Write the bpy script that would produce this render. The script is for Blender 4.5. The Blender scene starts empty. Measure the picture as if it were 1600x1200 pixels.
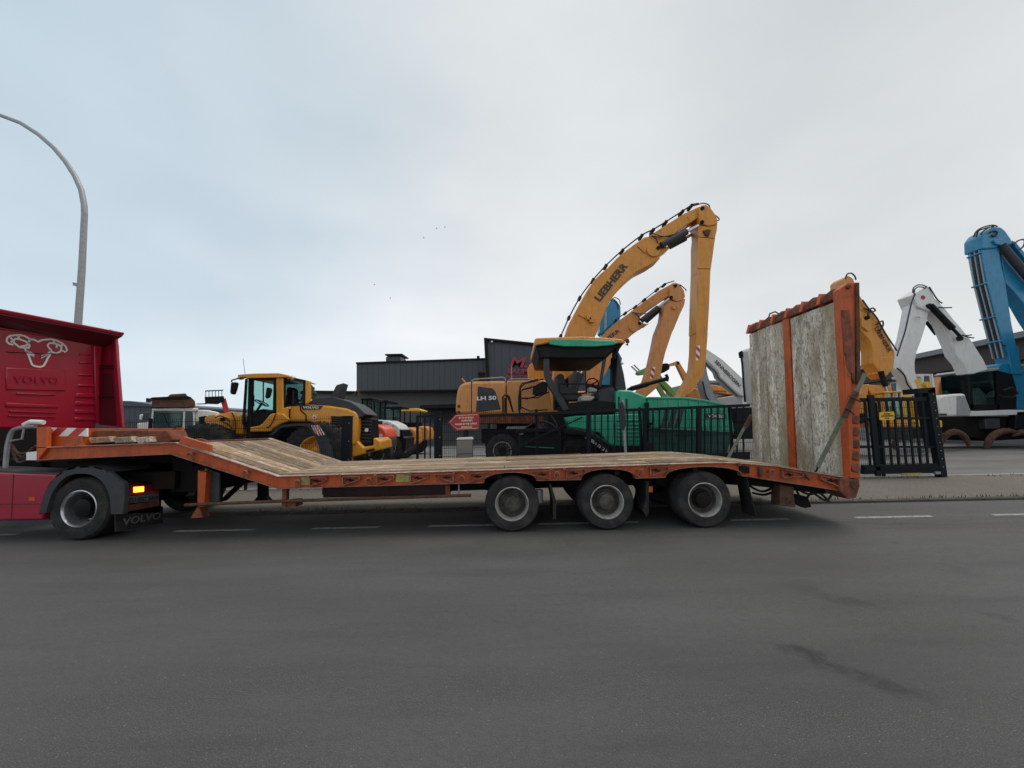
import bpy, math, random
from mathutils import Vector, Matrix, noise
random.seed(7)
SC = bpy.context.scene
COL = SC.collection
# ------------------------------------------------------------------ camera
FPX = 620.0; PITCH = math.atan(68/620); ROLL = 0.02; EYE = 1.45
_F = Vector((0, math.cos(PITCH), math.sin(PITCH)))
_R0 = Vector((1, 0, 0)); _U0 = Vector((0, -math.sin(PITCH), math.cos(PITCH)))
_R = math.cos(ROLL)*_R0 - math.sin(ROLL)*_U0
_U = math.sin(ROLL)*_R0 + math.cos(ROLL)*_U0
CAMP = Vector((0, 0, EYE))
cam = bpy.data.cameras.new('camera'); camo = bpy.data.objects.new('camera', cam); COL.objects.link(camo)
cam.sensor_width = 36; cam.lens = FPX/1600*36; cam.clip_end = 3000; cam.clip_start = 0.05
camo.matrix_world = Matrix(((_R.x, _U.x, -_F.x, 0), (_R.y, _U.y, -_F.y, 0), (_R.z, _U.z, -_F.z, EYE), (0, 0, 0, 1)))
SC.camera = camo
SC.render.resolution_x = 1024; SC.render.resolution_y = 768
SC.view_settings.view_transform = 'Standard'; SC.view_settings.look = 'None'
SC.view_settings.exposure = 0.35; SC.view_settings.gamma = 1
# ------------------------------------------------------------------ world: overcast sky
W = bpy.data.worlds.new('World'); SC.world = W; W.use_nodes = True
nt = W.node_tree; nt.nodes.clear()
N = nt.nodes.new; L = nt.links.new
sky = N('ShaderNodeTexSky'); sky.sky_type = 'NISHITA'; sky.sun_disc = False
SUN_EL = math.radians(66); SUN_AZ = math.radians(75)
sky.sun_elevation = SUN_EL; sky.sun_rotation = SUN_AZ
skm = N('ShaderNodeVectorMath'); skm.operation = 'SCALE'; skm.inputs['Scale'].default_value = 0.08
L(sky.outputs[0], skm.inputs[0])
tc = N('ShaderNodeTexCoord'); sep = N('ShaderNodeSeparateXYZ'); L(tc.outputs['Generated'], sep.inputs[0])
nz = N('ShaderNodeTexNoise'); nz.inputs['Scale'].default_value = 1.7; nz.inputs['Detail'].default_value = 4; nz.inputs['Roughness'].default_value = .45
mp = N('ShaderNodeMapping'); mp.inputs['Scale'].default_value = (1, 1, 2.2); mp.inputs['Location'].default_value = (3.1, .4, .2)
L(tc.outputs['Generated'], mp.inputs[0]); L(mp.outputs[0], nz.inputs['Vector'])
# west -> east drift from a thin blue veil to thick grey cloud
mx = N('ShaderNodeMapRange'); mx.inputs['From Min'].default_value = -.80; mx.inputs['From Max'].default_value = .02
L(sep.outputs['X'], mx.inputs['Value'])
nm = N('ShaderNodeMapRange'); nm.inputs['From Min'].default_value = .3; nm.inputs['From Max'].default_value = .7
nm.inputs['To Min'].default_value = -.3; nm.inputs['To Max'].default_value = .3; L(nz.outputs['Fac'], nm.inputs['Value'])
ad = N('ShaderNodeMath'); ad.operation = 'ADD'; ad.use_clamp = True; L(mx.outputs[0], ad.inputs[0]); L(nm.outputs[0], ad.inputs[1])
hz = N('ShaderNodeMapRange'); hz.inputs['From Min'].default_value = 0.02; hz.inputs['From Max'].default_value = .62; hz.interpolation_type = 'SMOOTHSTEP'
L(sep.outputs['Z'], hz.inputs['Value'])
def wmix(fac, a, b, av=None, bv=None):
    m = N('ShaderNodeMix'); m.data_type = 'RGBA'
    L(fac, m.inputs[0])
    if av is None: L(a, m.inputs[6])
    else: m.inputs[6].default_value = (*av, 1)
    if bv is None: L(b, m.inputs[7])
    else: m.inputs[7].default_value = (*bv, 1)
    return m.outputs[2]
veil = wmix(hz.outputs[0], None, None, (.56, .65, .72), (.49, .59, .665))
cloud = wmix(hz.outputs[0], None, None, (.80, .80, .81), (.58, .605, .615))
base = wmix(ad.outputs[0], veil, cloud)
e2 = N('ShaderNodeMapRange'); e2.inputs['From Min'].default_value = .15; e2.inputs['From Max'].default_value = .75
e2.inputs['To Max'].default_value = .8
L(sep.outputs['X'], e2.inputs['Value'])
base2 = wmix(e2.outputs[0], base, None, None, (.55, .57, .565))
nm2 = N('ShaderNodeMapRange'); nm2.inputs['From Min'].default_value = .3; nm2.inputs['From Max'].default_value = .7
nm2.inputs['To Min'].default_value = .91; nm2.inputs['To Max'].default_value = 1.09; L(nz.outputs['Fac'], nm2.inputs['Value'])
b3 = N('ShaderNodeVectorMath'); b3.operation = 'SCALE'; L(base2, b3.inputs[0]); L(nm2.outputs[0], b3.inputs['Scale'])
fm = N('ShaderNodeMix'); fm.data_type = 'RGBA'; fm.inputs[0].default_value = .93
L(skm.outputs[0], fm.inputs[6]); L(b3.outputs[0], fm.inputs[7])
bg = N('ShaderNodeBackground'); bg.inputs['Strength'].default_value = 1.0
out = N('ShaderNodeOutputWorld'); L(fm.outputs[2], bg.inputs[0]); L(bg.outputs[0], out.inputs[0])
sl = bpy.data.lights.new('sun', 'SUN'); sl.energy = 1.1; sl.angle = math.radians(25); sl.color = (1, .93, .84)
so = bpy.data.objects.new('sun', sl); COL.objects.link(so)
sd = Vector((math.sin(SUN_AZ)*math.cos(SUN_EL), math.cos(SUN_AZ)*math.cos(SUN_EL), math.sin(SUN_EL)))
so.rotation_euler = sd.to_track_quat('Z', 'Y').to_euler(); so.location = (0, 0, 30)

# ------------------------------------------------------------------ materials
MATS = {}
def M(name, col, rough=.5, metal=0., var=.12, scale=4., dirt=None, damt=.4, dscale=2.5, bump=0., bscale=40., coat=0., stretch=(1, 1, 1), spec=.5, streak=0., sdark=(.045, .03, .02)):
    if name in MATS: return MATS[name]
    m = bpy.data.materials.new(name); m.use_nodes = True; t = m.node_tree; n = t.nodes.new; l = t.links.new
    b = t.nodes['Principled BSDF']; MATS[name] = m
    c = n('ShaderNodeTexCoord'); mpn = n('ShaderNodeMapping'); mpn.inputs['Scale'].default_value = stretch
    oi = n('ShaderNodeObjectInfo'); l(c.outputs['Object'], mpn.inputs[0])
    z = n('ShaderNodeTexNoise'); z.inputs['Scale'].default_value = scale; z.inputs['Detail'].default_value = 8; z.inputs['Roughness'].default_value = .6
    l(mpn.outputs[0], z.inputs['Vector'])
    r = n('ShaderNodeMapRange'); r.inputs['From Min'].default_value = .3; r.inputs['From Max'].default_value = .7
    r.inputs['To Min'].default_value = 1-var; r.inputs['To Max'].default_value = 1+var; l(z.outputs['Fac'], r.inputs['Value'])
    s = n('ShaderNodeVectorMath'); s.operation = 'SCALE'; s.inputs[0].default_value = col; l(r.outputs[0], s.inputs['Scale'])
    o = s.outputs[0]
    if dirt:
        z2 = n('ShaderNodeTexNoise'); z2.inputs['Scale'].default_value = dscale; z2.inputs['Detail'].default_value = 10; z2.inputs['Roughness'].default_value = .7
        l(mpn.outputs[0], z2.inputs['Vector'])
        r2 = n('ShaderNodeMapRange'); r2.inputs['From Min'].default_value = .62-.3*damt; r2.inputs['From Max'].default_value = .72-.1*damt
        r2.inputs['To Max'].default_value = min(1, .35+damt); l(z2.outputs['Fac'], r2.inputs['Value'])
        x = n('ShaderNodeMix'); x.data_type = 'RGBA'; l(r2.outputs[0], x.inputs[0]); l(o, x.inputs[6]); x.inputs[7].default_value = (*dirt, 1); o = x.outputs[2]
        r3 = n('ShaderNodeMapRange'); r3.inputs['To Min'].default_value = rough; r3.inputs['To Max'].default_value = min(1, rough+.3); l(r2.outputs[0], r3.inputs['Value']); l(r3.outputs[0], b.inputs['Roughness'])
    else: b.inputs['Roughness'].default_value = rough
    if streak:
        mq = n('ShaderNodeMapping'); mq.inputs['Scale'].default_value = (7, 7, .7); l(c.outputs['Object'], mq.inputs[0])
        z4 = n('ShaderNodeTexNoise'); z4.inputs['Scale'].default_value = 1.6; z4.inputs['Detail'].default_value = 9; z4.inputs['Roughness'].default_value = .75; l(mq.outputs[0], z4.inputs['Vector'])
        z5 = n('ShaderNodeTexNoise'); z5.inputs['Scale'].default_value = 13; z5.inputs['Detail'].default_value = 6; z5.inputs['Roughness'].default_value = .8; l(c.outputs['Object'], z5.inputs['Vector'])
        r4 = n('ShaderNodeMapRange'); r4.inputs['From Min'].default_value = .50; r4.inputs['From Max'].default_value = .72; r4.inputs['To Max'].default_value = streak; l(z4.outputs['Fac'], r4.inputs['Value'])
        r5 = n('ShaderNodeMapRange'); r5.inputs['From Min'].default_value = .60; r5.inputs['From Max'].default_value = .68; r5.inputs['To Max'].default_value = streak*1.2; l(z5.outputs['Fac'], r5.inputs['Value'])
        mm = n('ShaderNodeMath'); mm.operation = 'MAXIMUM'; l(r4.outputs[0], mm.inputs[0]); l(r5.outputs[0], mm.inputs[1])
        x4 = n('ShaderNodeMix'); x4.data_type = 'RGBA'; l(mm.outputs[0], x4.inputs[0]); l(o, x4.inputs[6]); x4.inputs[7].default_value = (*sdark, 1); o = x4.outputs[2]
    l(o, b.inputs['Base Color']); b.inputs['Metallic'].default_value = metal
    b.inputs['Specular IOR Level'].default_value = spec
    if coat: b.inputs['Coat Weight'].default_value = coat; b.inputs['Coat Roughness'].default_value = .12
    if bump:
        z3 = n('ShaderNodeTexNoise'); z3.inputs['Scale'].default_value = bscale; z3.inputs['Detail'].default_value = 5; l(mpn.outputs[0], z3.inputs['Vector'])
        bp = n('ShaderNodeBump'); bp.inputs['Strength'].default_value = bump; bp.inputs['Distance'].default_value = .02
        l(z3.outputs['Fac'], bp.inputs['Height']); l(bp.outputs[0], b.inputs['Normal'])
    return m
def glass(name, tint, refl=.25):
    m = bpy.data.materials.new(name); m.use_nodes = True; t = m.node_tree; t.nodes.clear(); n = t.nodes.new; l = t.links.new
    tr = n('ShaderNodeBsdfTransparent'); tr.inputs[0].default_value = (*tint, 1)
    g = n('ShaderNodeBsdfGlossy'); g.inputs['Roughness'].default_value = .04; g.inputs[0].default_value = (.8, .9, .9, 1)
    w = n('ShaderNodeLayerWeight'); w.inputs['Blend'].default_value = refl
    x = n('ShaderNodeMixShader'); o = n('ShaderNodeOutputMaterial')
    l(w.outputs['Fresnel'], x.inputs[0]); l(tr.outputs[0], x.inputs[1]); l(g.outputs[0], x.inputs[2]); l(x.outputs[0], o.inputs[0])
    MATS[name] = m; return m
def emis(name, col, st):
    m = M(name, col, .4); b = m.node_tree.nodes['Principled BSDF']
    b.inputs['Emission Color'].default_value = (*col, 1); b.inputs['Emission Strength'].default_value = st; return m
GRIME = (.07, .055, .045)
M('orange_paint', (.50, .080, .010), .5, dirt=(.24, .055, .02), damt=.35, dscale=3.5, bump=.15, bscale=30, var=.2, streak=0.5)
M('pale_edge', (.50, .40, .34), .6, dirt=(.30, .12, .07), damt=.6, dscale=9, streak=0.6)
M('worn_edge', (.36, .17, .11), .6, dirt=(.17, .055, .03), damt=.8, dscale=9, streak=0.6)
M('rusty_orange', (.27, .07, .03), .7, dirt=(.09, .04, .028), damt=.75, dscale=6, bump=.4, bscale=40, streak=0.7)
M('rust', (.13, .06, .035), .85, dirt=(.05, .03, .022), damt=.7, dscale=8, bump=.4)
M('dark_steel', (.013, .012, .012), .7, dirt=(.032, .022, .018), damt=.4, bump=.2, spec=.12)
M('black_paint', (.010, .0105, .012), .42, dirt=(.03, .028, .025), damt=.25, spec=.12)
M('anthracite', (.010, .013, .017), .45, var=.06, spec=.12)
M('grey_plastic', (.045, .05, .056), .55, dirt=(.09, .085, .08), damt=.3, spec=.25, streak=0.3)
M('rubber', (.028, .028, .029), .8, dirt=(.065, .06, .055), damt=.6, dscale=5, bump=.3, bscale=60, spec=.12)
M('steel_rim', (.42, .41, .38), .5, .3, dirt=(.15, .125, .10), damt=.55, dscale=7)
M('dirty_disc', (.10, .095, .085), .7, .2, dirt=(.035, .03, .027), damt=.7, dscale=8)
M('alloy_rim', (.55, .56, .57), .28, .9, dirt=(.2, .19, .18), damt=.3, dscale=8)
M('galvanised', (.30, .31, .32), .5, .4, var=.15, scale=15)
M('chrome', (.55, .55, .56), .2, .9)
M('truck_red', (.33, .006, .028), .3, coat=.35, var=.05, dirt=(.12, .02, .03), damt=.15, streak=0.14)
M('truck_red_dark', (.10, .006, .014), .45, var=.1)  # darker truck red for seams, recess and painted shade under the spoiler
M('loader_yellow', (.70, .29, .014), .38, coat=.25, dirt=(.40, .2, .06), damt=.25, var=.06, streak=0.22)
M('handler_yellow', (.62, .245, .022), .42, coat=.15, dirt=(.36, .16, .04), damt=.25, var=.08, streak=0.45)
M('handler_orange', (.62, .255, .065), .45, coat=.1, dirt=(.38, .17, .06), damt=.25, var=.08, streak=0.45)
M('paver_green', (.004, .34, .195), .4, coat=.2, dirt=(.03, .15, .1), damt=.3, var=.1, streak=0.4)
M('paver_green_dark', (.004, .07, .052), .5, dirt=(.01, .03, .025), damt=.5)
M('light_green', (.16, .33, .07), .4, coat=.2)
M('blue_paint', (.006, .20, .38), .4, coat=.25, dirt=(.02, .13, .26), damt=.3, var=.1, streak=0.4)
M('white_paint', (.70, .70, .69), .4, coat=.15, dirt=(.56, .55, .52), damt=.2, dscale=3, var=.04, streak=0.22)
M('grey_paint', (.28, .29, .30), .45, dirt=(.16, .15, .14), damt=.3)
M('red_paint', (.55, .03, .03), .4)
M('red_orange', (.75, .10, .045), .38, coat=.3)
M('sign_red', (.36, .008, .02), .35)
M('decal_white', (.75, .75, .74), .5, var=.03)
M('decal_black', (.02, .02, .022), .5)
M('decal_red', (.48, .03, .03), .45)
M('decal_yellow', (.72, .42, .03), .5)
M('letter_cream', (.8, .72, .5), .5)
M('letter_red', (.36, .01, .035), .4)
M('flap_letter', (.14, .14, .145), .6)
M('plate_yellow', (.42, .33, .10), .6, dirt=(.2, .16, .08), damt=.6, dscale=10)
M('letterbox_steel', (.20, .185, .17), .4, .6, var=.05)
M('strap_fabric', (.16, .17, .12), .9, dirt=(.08, .08, .06), damt=.5, dscale=12)
M('hose_rubber', (.012, .012, .013), .5)
M('seat_fabric', (.06, .06, .065), .9)
M('cream_seat', (.5, .48, .43), .8)
M('concrete', (.30, .29, .27), .9, dirt=(.18, .17, .15), damt=.5, bump=.3)
M('kerb_concrete', (.075, .066, .055), .95, dirt=(.04, .033, .026), damt=.7, dscale=5, bump=.4)
M('lamp_glass', (.7, .7, .68), .3)
M('bark', (.06, .045, .035), .9)
M('leaf', (.04, .065, .03), .7)
M('brown_fascia', (.055, .038, .036), .7)
M('roof_grey', (.22, .23, .24), .7)
M('wall_render', (.24, .23, .225), .85, var=.06)
M('wall_grey', (.095, .095, .092), .8)
glass('glass_teal', (.74, .87, .85)); glass('glass_dark', (.30, .42, .42), .35)
emis('indicator_amber', (1.0, .42, .04), 2.6)
M('lens_red', (.25, .01, .012), .2, coat=.5)

def clad_mat(name, col, pitch=.25):
    m = M(name, col, .45, var=.05, dirt=tuple(c*1.4 for c in col), damt=.2)
    return m
clad_mat('cladding_blue', (.042, .052, .065)); clad_mat('cladding_dark', (.032, .036, .044))

def node_mat(name, fn):
    m = bpy.data.materials.new(name); m.use_nodes = True; MATS[name] = m
    t = m.node_tree; fn(t, t.nodes.new, t.links.new, t.nodes['Principled BSDF']); return m
def ramp(n, l, src, stops):
    r = n('ShaderNodeValToRGB'); e = r.color_ramp.elements
    e[0].position, e[0].color = stops[0][0], (*stops[0][1], 1); e[1].position, e[1].color = stops[-1][0], (*stops[-1][1], 1)
    for p, c in stops[1:-1]:
        q = e.new(p); q.color = (*c, 1)
    l(src, r.inputs[0]); return r.outputs[0]
def noise_n(n, l, vec, scale, detail=6, rough=.6, dist=0):
    z = n('ShaderNodeTexNoise'); z.inputs['Scale'].default_value = scale; z.inputs['Detail'].default_value = detail
    z.inputs['Roughness'].default_value = rough; z.inputs['Distortion'].default_value = dist
    if vec: l(vec, z.inputs['Vector'])
    return z.outputs['Fac']
def mapp(n, l, vec, scale=(1, 1, 1), loc=(0, 0, 0), rot=(0, 0, 0)):
    m = n('ShaderNodeMapping'); m.inputs['Scale'].default_value = scale; m.inputs['Location'].default_value = loc; m.inputs['Rotation'].default_value = rot
    l(vec, m.inputs[0]); return m.outputs[0]
def mixc(n, l, f, a, b, mode='MIX'):
    x = n('ShaderNodeMix'); x.data_type = 'RGBA'; x.blend_type = mode
    for s, v in ((0, f), (6, a), (7, b)):
        if isinstance(v, (int, float)): x.inputs[s].default_value = v
        elif isinstance(v, tuple): x.inputs[s].default_value = (*v, 1)
        else: l(v, x.inputs[s])
    return x.outputs[2]
def mathn(n, l, op, a, b=None, clamp=False):
    x = n('ShaderNodeMath'); x.operation = op; x.use_clamp = clamp
    for i, v in enumerate((a, b)):
        if v is None: continue
        if isinstance(v, (int, float)): x.inputs[i].default_value = v
        else: l(v, x.inputs[i])
    return x.outputs[0]
def rng(n, l, v, a, b, c=0, d=1):
    x = n('ShaderNodeMapRange'); l(v, x.inputs[0]); x.inputs[1].default_value = a; x.inputs[2].default_value = b
    x.inputs[3].default_value = c; x.inputs[4].default_value = d; return x.outputs[0]
def bumpn(n, l, b, h, st, dist=.01):
    x = n('ShaderNodeBump'); x.inputs['Strength'].default_value = st; x.inputs['Distance'].default_value = dist
    l(h, x.inputs['Height']); l(x.outputs[0], b.inputs['Normal'])

def f_asphalt(t, n, l, b):
    c = n('ShaderNodeTexCoord').outputs['Object']
    fine = noise_n(n, l, c, 150, 3, .8); med = noise_n(n, l, c, 22, 5); big = noise_n(n, l, mapp(n, l, c, (.25, .8, 1)), 1.1, 6)
    v = n('ShaderNodeTexVoronoi'); v.inputs['Scale'].default_value = 80; l(c, v.inputs['Vector'])
    mid2 = noise_n(n, l, c, 62, 4, .85)
    col = ramp(n, l, fine, [(.34, (.010, .010, .010)), (.46, (.048, .047, .046)), (.55, (.085, .083, .080)), (.66, (.28, .27, .26))])
    col = mixc(n, l, rng(n, l, mid2, .38, .62, .45, 0), col, (.035, .035, .034))
    col = mixc(n, l, rng(n, l, v.outputs['Distance'], .0, .22, .6, 0), col, (.23, .225, .215))
    vs_ = n('ShaderNodeTexVoronoi'); vs_.inputs['Scale'].default_value = 20; l(c, vs_.inputs['Vector'])
    col = mixc(n, l, rng(n, l, vs_.outputs['Distance'], .04, .08, .85, 0), col, (.40, .39, .36))
    col = mixc(n, l, rng(n, l, big, .35, .65, 0, .6), col, (.115, .113, .110))
    big2 = noise_n(n, l, mapp(n, l, c, (.18, 1.3, 1), (4, 2, 0)), 1.3, 8, .7)
    col = mixc(n, l, rng(n, l, big2, .50, .66, 0, .45), col, (.040, .040, .039))
    col = mixc(n, l, rng(n, l, med, .45, .75, 0, .3), col, (.03, .03, .03))
    ck = n('ShaderNodeTexVoronoi'); ck.feature = 'DISTANCE_TO_EDGE'; ck.inputs['Scale'].default_value = .45
    cd = n('ShaderNodeVectorMath'); cd.operation = 'MULTIPLY_ADD'; cn = n('ShaderNodeTexNoise'); cn.inputs['Scale'].default_value = 2.5; cn.inputs['Detail'].default_value = 8; l(c, cn.inputs['Vector']); l(cn.outputs['Color'], cd.inputs[0]); cd.inputs[1].default_value = (.5, .5, 0); l(c, cd.inputs[2]); l(cd.outputs[0], ck.inputs['Vector'])
    col = mixc(n, l, mathn(n, l, 'MULTIPLY', rng(n, l, ck.outputs['Distance'], .001, .005, .18, 0), rng(n, l, big, .45, .55, 0, 1)), col, (.02, .02, .02))
    # pale wheel-polished tracks and oily patches along the road, plus painted shade beside the trailer
    def stain_or_shade(x, y, sx, sy, rot, amt, dark=(.018, .018, .018)):
        nonlocal col
        d = n('ShaderNodeTexNoise'); d.inputs['Scale'].default_value = 3.2; d.inputs['Detail'].default_value = 7; l(c, d.inputs['Vector'])
        sv = n('ShaderNodeVectorMath'); sv.operation = 'MULTIPLY_ADD'; l(d.outputs['Color'], sv.inputs[0]); sv.inputs[1].default_value = (.5, .5, 0); l(c, sv.inputs[2])
        q = n('ShaderNodeMapping'); q.vector_type = 'TEXTURE'; q.inputs['Location'].default_value = (x+.25, y+.25, 0); q.inputs['Rotation'].default_value = (0, 0, rot); q.inputs['Scale'].default_value = (sx, sy, 50)
        l(sv.outputs[0], q.inputs[0])
        ln = n('ShaderNodeVectorMath'); ln.operation = 'LENGTH'; l(q.outputs[0], ln.inputs[0])
        k = mathn(n, l, 'MULTIPLY', rng(n, l, ln.outputs['Value'], .35, 1.05, amt, 0), rng(n, l, noise_n(n, l, c, 14, 8, .85), .38, .56, .1, 1))
        col = mixc(n, l, k, col, dark)
    for s in STAINS_AND_SHADE: stain_or_shade(*s)
    # tyre arc drawn by turning trucks
    l(col, b.inputs['Base Color']); 
    l(rng(n, l, fine, .2, .8, .55, .85), b.inputs['Roughness']); b.inputs['Specular IOR Level'].default_value = .5
    h = mathn(n, l, 'ADD', fine, mathn(n, l, 'MULTIPLY', v.outputs['Distance'], .8))
    bumpn(n, l, b, h, .8, .008)
def f_pavers(t, n, l, b):
    c = n('ShaderNodeTexCoord').outputs['Object']
    wv = noise_n(n, l, c, 14, 3); sv = n('ShaderNodeVectorMath'); sv.operation = 'MULTIPLY_ADD'
    cc = n('ShaderNodeCombineXYZ'); l(wv, cc.inputs[0]); l(wv, cc.inputs[1]); l(cc.outputs[0], sv.inputs[0]); sv.inputs[1].default_value = (.05, .05, 0); l(c, sv.inputs[2])
    br = n('ShaderNodeTexBrick'); l(mapp(n, l, sv.outputs[0], (1, 1, 1), rot=(0, 0, .78)), br.inputs['Vector'])
    br.inputs['Scale'].default_value = 1; br.inputs['Brick Width'].default_value = .2; br.inputs['Row Height'].default_value = .1; br.inputs['Mortar Size'].default_value = .006
    br.inputs['Color1'].default_value = (.125, .108, .088, 1); br.inputs['Color2'].default_value = (.145, .128, .106, 1); br.inputs['Mortar'].default_value = (.085, .074, .058, 1)
    col = mixc(n, l, rng(n, l, noise_n(n, l, c, 2.2, 7, .7), .4, .65, 0, .55), br.outputs['Color'], (.095, .088, .075))
    col = mixc(n, l, rng(n, l, noise_n(n, l, c, 45, 6, .85), .46, .66, 0, .7), col, (.25, .22, .18))
    l(col, b.inputs['Base Color']); b.inputs['Roughness'].default_value = .9
    bumpn(n, l, b, mathn(n, l, 'SUBTRACT', noise_n(n, l, c, 90, 4), br.outputs['Fac']), .5, .01)
def f_yard(t, n, l, b):
    c = n('ShaderNodeTexCoord').outputs['Object']
    col = ramp(n, l, noise_n(n, l, c, 40, 6, .8), [(.3, (.11, .108, .105)), (.7, (.21, .205, .2))])
    col = mixc(n, l, rng(n, l, noise_n(n, l, mapp(n, l, c, (.3, 1, 1)), .8, 8, .7), .42, .62, 0, .6), col, (.075, .073, .07))
    l(col, b.inputs['Base Color']); b.inputs['Roughness'].default_value = .9; bumpn(n, l, b, noise_n(n, l, c, 50, 5), .3)
def f_wood(t, n, l, b):
    c = n('ShaderNodeTexCoord').outputs['Object']; o = n('ShaderNodeObjectInfo')
    sh = n('ShaderNodeVectorMath'); sh.operation = 'ADD'; l(c, sh.inputs[0])
    cc = n('ShaderNodeCombineXYZ')
    l(mathn(n, l, 'MULTIPLY', o.outputs['Random'], 37.), cc.inputs[0]); l(cc.outputs[0], sh.inputs[1])
    v = sh.outputs[0]
    grain = noise_n(n, l, mapp(n, l, v, (1.2, 26, 26)), 3.5, 8, .7, .4)
    col = ramp(n, l, grain, [(.28, (.07, .048, .03)), (.45, (.26, .19, .125)), (.6, (.40, .30, .20)), (.78, (.58, .47, .34))])
    pat = noise_n(n, l, mapp(n, l, v, (.7, 3, 3)), 1.6, 8, .7)
    col = mixc(n, l, rng(n, l, pat, .42, .62, 0, .7), col, (.20, .20, .205))
    pat2 = noise_n(n, l, mapp(n, l, v, (1.5, 7, 7), (5, 2, 1)), 1.6, 9, .75)
    col = mixc(n, l, rng(n, l, pat2, .53, .62, 0, .8), col, (.60, .55, .48))
    col = mixc(n, l, rng(n, l, noise_n(n, l, mapp(n, l, v, (.5, 2, 2), (9, 4, 1)), 2, 9, .75), .56, .66, 0, .8), col, (.035, .03, .026))
    tint = rng(n, l, o.outputs['Random'], 0, 1, .55, 1.3)
    col = mixc(n, l, 1.0, col, (1.12, 1.0, .86), 'MULTIPLY')
    s = n('ShaderNodeVectorMath'); s.operation = 'SCALE'; l(col, s.inputs[0]); l(tint, s.inputs['Scale'])
    l(s.outputs[0], b.inputs['Base Color']); b.inputs['Roughness'].default_value = .85; b.inputs['Specular IOR Level'].default_value = .25
    bumpn(n, l, b, grain, .8, .012)
def f_rampwood(t, n, l, b):
    c = n('ShaderNodeTexCoord').outputs['Object']; o = n('ShaderNodeObjectInfo')
    sh = n('ShaderNodeVectorMath'); sh.operation = 'ADD'; l(c, sh.inputs[0]); cc = n('ShaderNodeCombineXYZ')
    l(mathn(n, l, 'MULTIPLY', o.outputs['Random'], 23.), cc.inputs[2]); l(cc.outputs[0], sh.inputs[1]); v = sh.outputs[0]
    g = noise_n(n, l, mapp(n, l, v, (7, 7, 3.2)), 2.2, 9, .8, 1.4)
    col = ramp(n, l, g, [(.30, (.10, .085, .07)), (.41, (.25, .215, .18)), (.48, (.52, .49, .44)), (.58, (.80, .77, .72))])
    blot = noise_n(n, l, mapp(n, l, v, (1.5, 1.5, .45)), 1.4, 5, .6)
    col = mixc(n, l, rng(n, l, blot, .44, .60, 0, .8), col, (.25, .19, .125))
    pit = noise_n(n, l, mapp(n, l, v, (16, 16, 7)), 2.2, 5, .7, .8)
    col = mixc(n, l, rng(n, l, pit, .34, .42, .7, 0), col, (.07, .055, .042))
    col = mixc(n, l, mathn(n, l, 'GREATER_THAN', mathn(n, l, 'FRACT', mathn(n, l, 'MULTIPLY', o.outputs['Random'], 7.3)), .62), col, mixc(n, l, .4, col, (.33, .28, .20)))
    col = mixc(n, l, 1.0, col, (1.0, .94, .86), 'MULTIPLY')
    tint = rng(n, l, o.outputs['Random'], 0, 1, .95, 1.35)
    s = n('ShaderNodeVectorMath'); s.operation = 'SCALE'; l(col, s.inputs[0]); l(tint, s.inputs['Scale'])
    l(s.outputs[0], b.inputs['Base Color']); b.inputs['Roughness'].default_value = .95; b.inputs['Specular IOR Level'].default_value = .2
    bumpn(n, l, b, mathn(n, l, 'ADD', g, pit), .9, .02)
def f_line(t, n, l, b):
    c = n('ShaderNodeTexCoord').outputs['Object']
    col = mixc(n, l, rng(n, l, noise_n(n, l, c, 18, 9, .85), .40, .60, 0, .9), (.46, .46, .44), (.10, .10, .097))
    l(col, b.inputs['Base Color']); b.inputs['Roughness'].default_value = .85
# ------------------------------------------------------------------ geometry helpers
def ray(x, y): return _F + (x-800)/FPX*_R + (600-y)/FPX*_U
def G(x, y, z=0.):
    d = ray(x, y); return CAMP + d*((z-EYE)/d.z)
def P(x, y, Y):
    d = ray(x, y); return CAMP + d*(Y/d.y)
class Fr:                       # a vertical plane of the real place: origin, heading; n points away from the road side
    def __init__(s, x, y, deg=0):
        a = math.radians(deg); s.o = Vector((x, y, 0)); s.u = Vector((math.cos(a), math.sin(a), 0)); s.n = Vector((-math.sin(a), math.cos(a), 0)); s.up = Vector((0, 0, 1))
    def pt(s, px, py, d=0.):
        r = ray(px, py); q = s.o + s.n*d
        return CAMP + r*(((q-CAMP).dot(s.n))/r.dot(s.n))
def crop(ox, oy, k): return lambda pts: [(ox+x/k, oy+y/k) for x, y in pts]
C1 = crop(0, 460, 3); C2 = crop(200, 560, 4); C3 = crop(360, 560, 5.333); C4 = crop(540, 500, 5); C5 = crop(700, 500, 5)
C6 = crop(860, 300, 5); C7 = crop(900, 520, 5); C8 = crop(1140, 420, 3); R1 = crop(1320, 340, 5.4536); R2 = crop(1320, 540, 4.2857)

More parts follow.
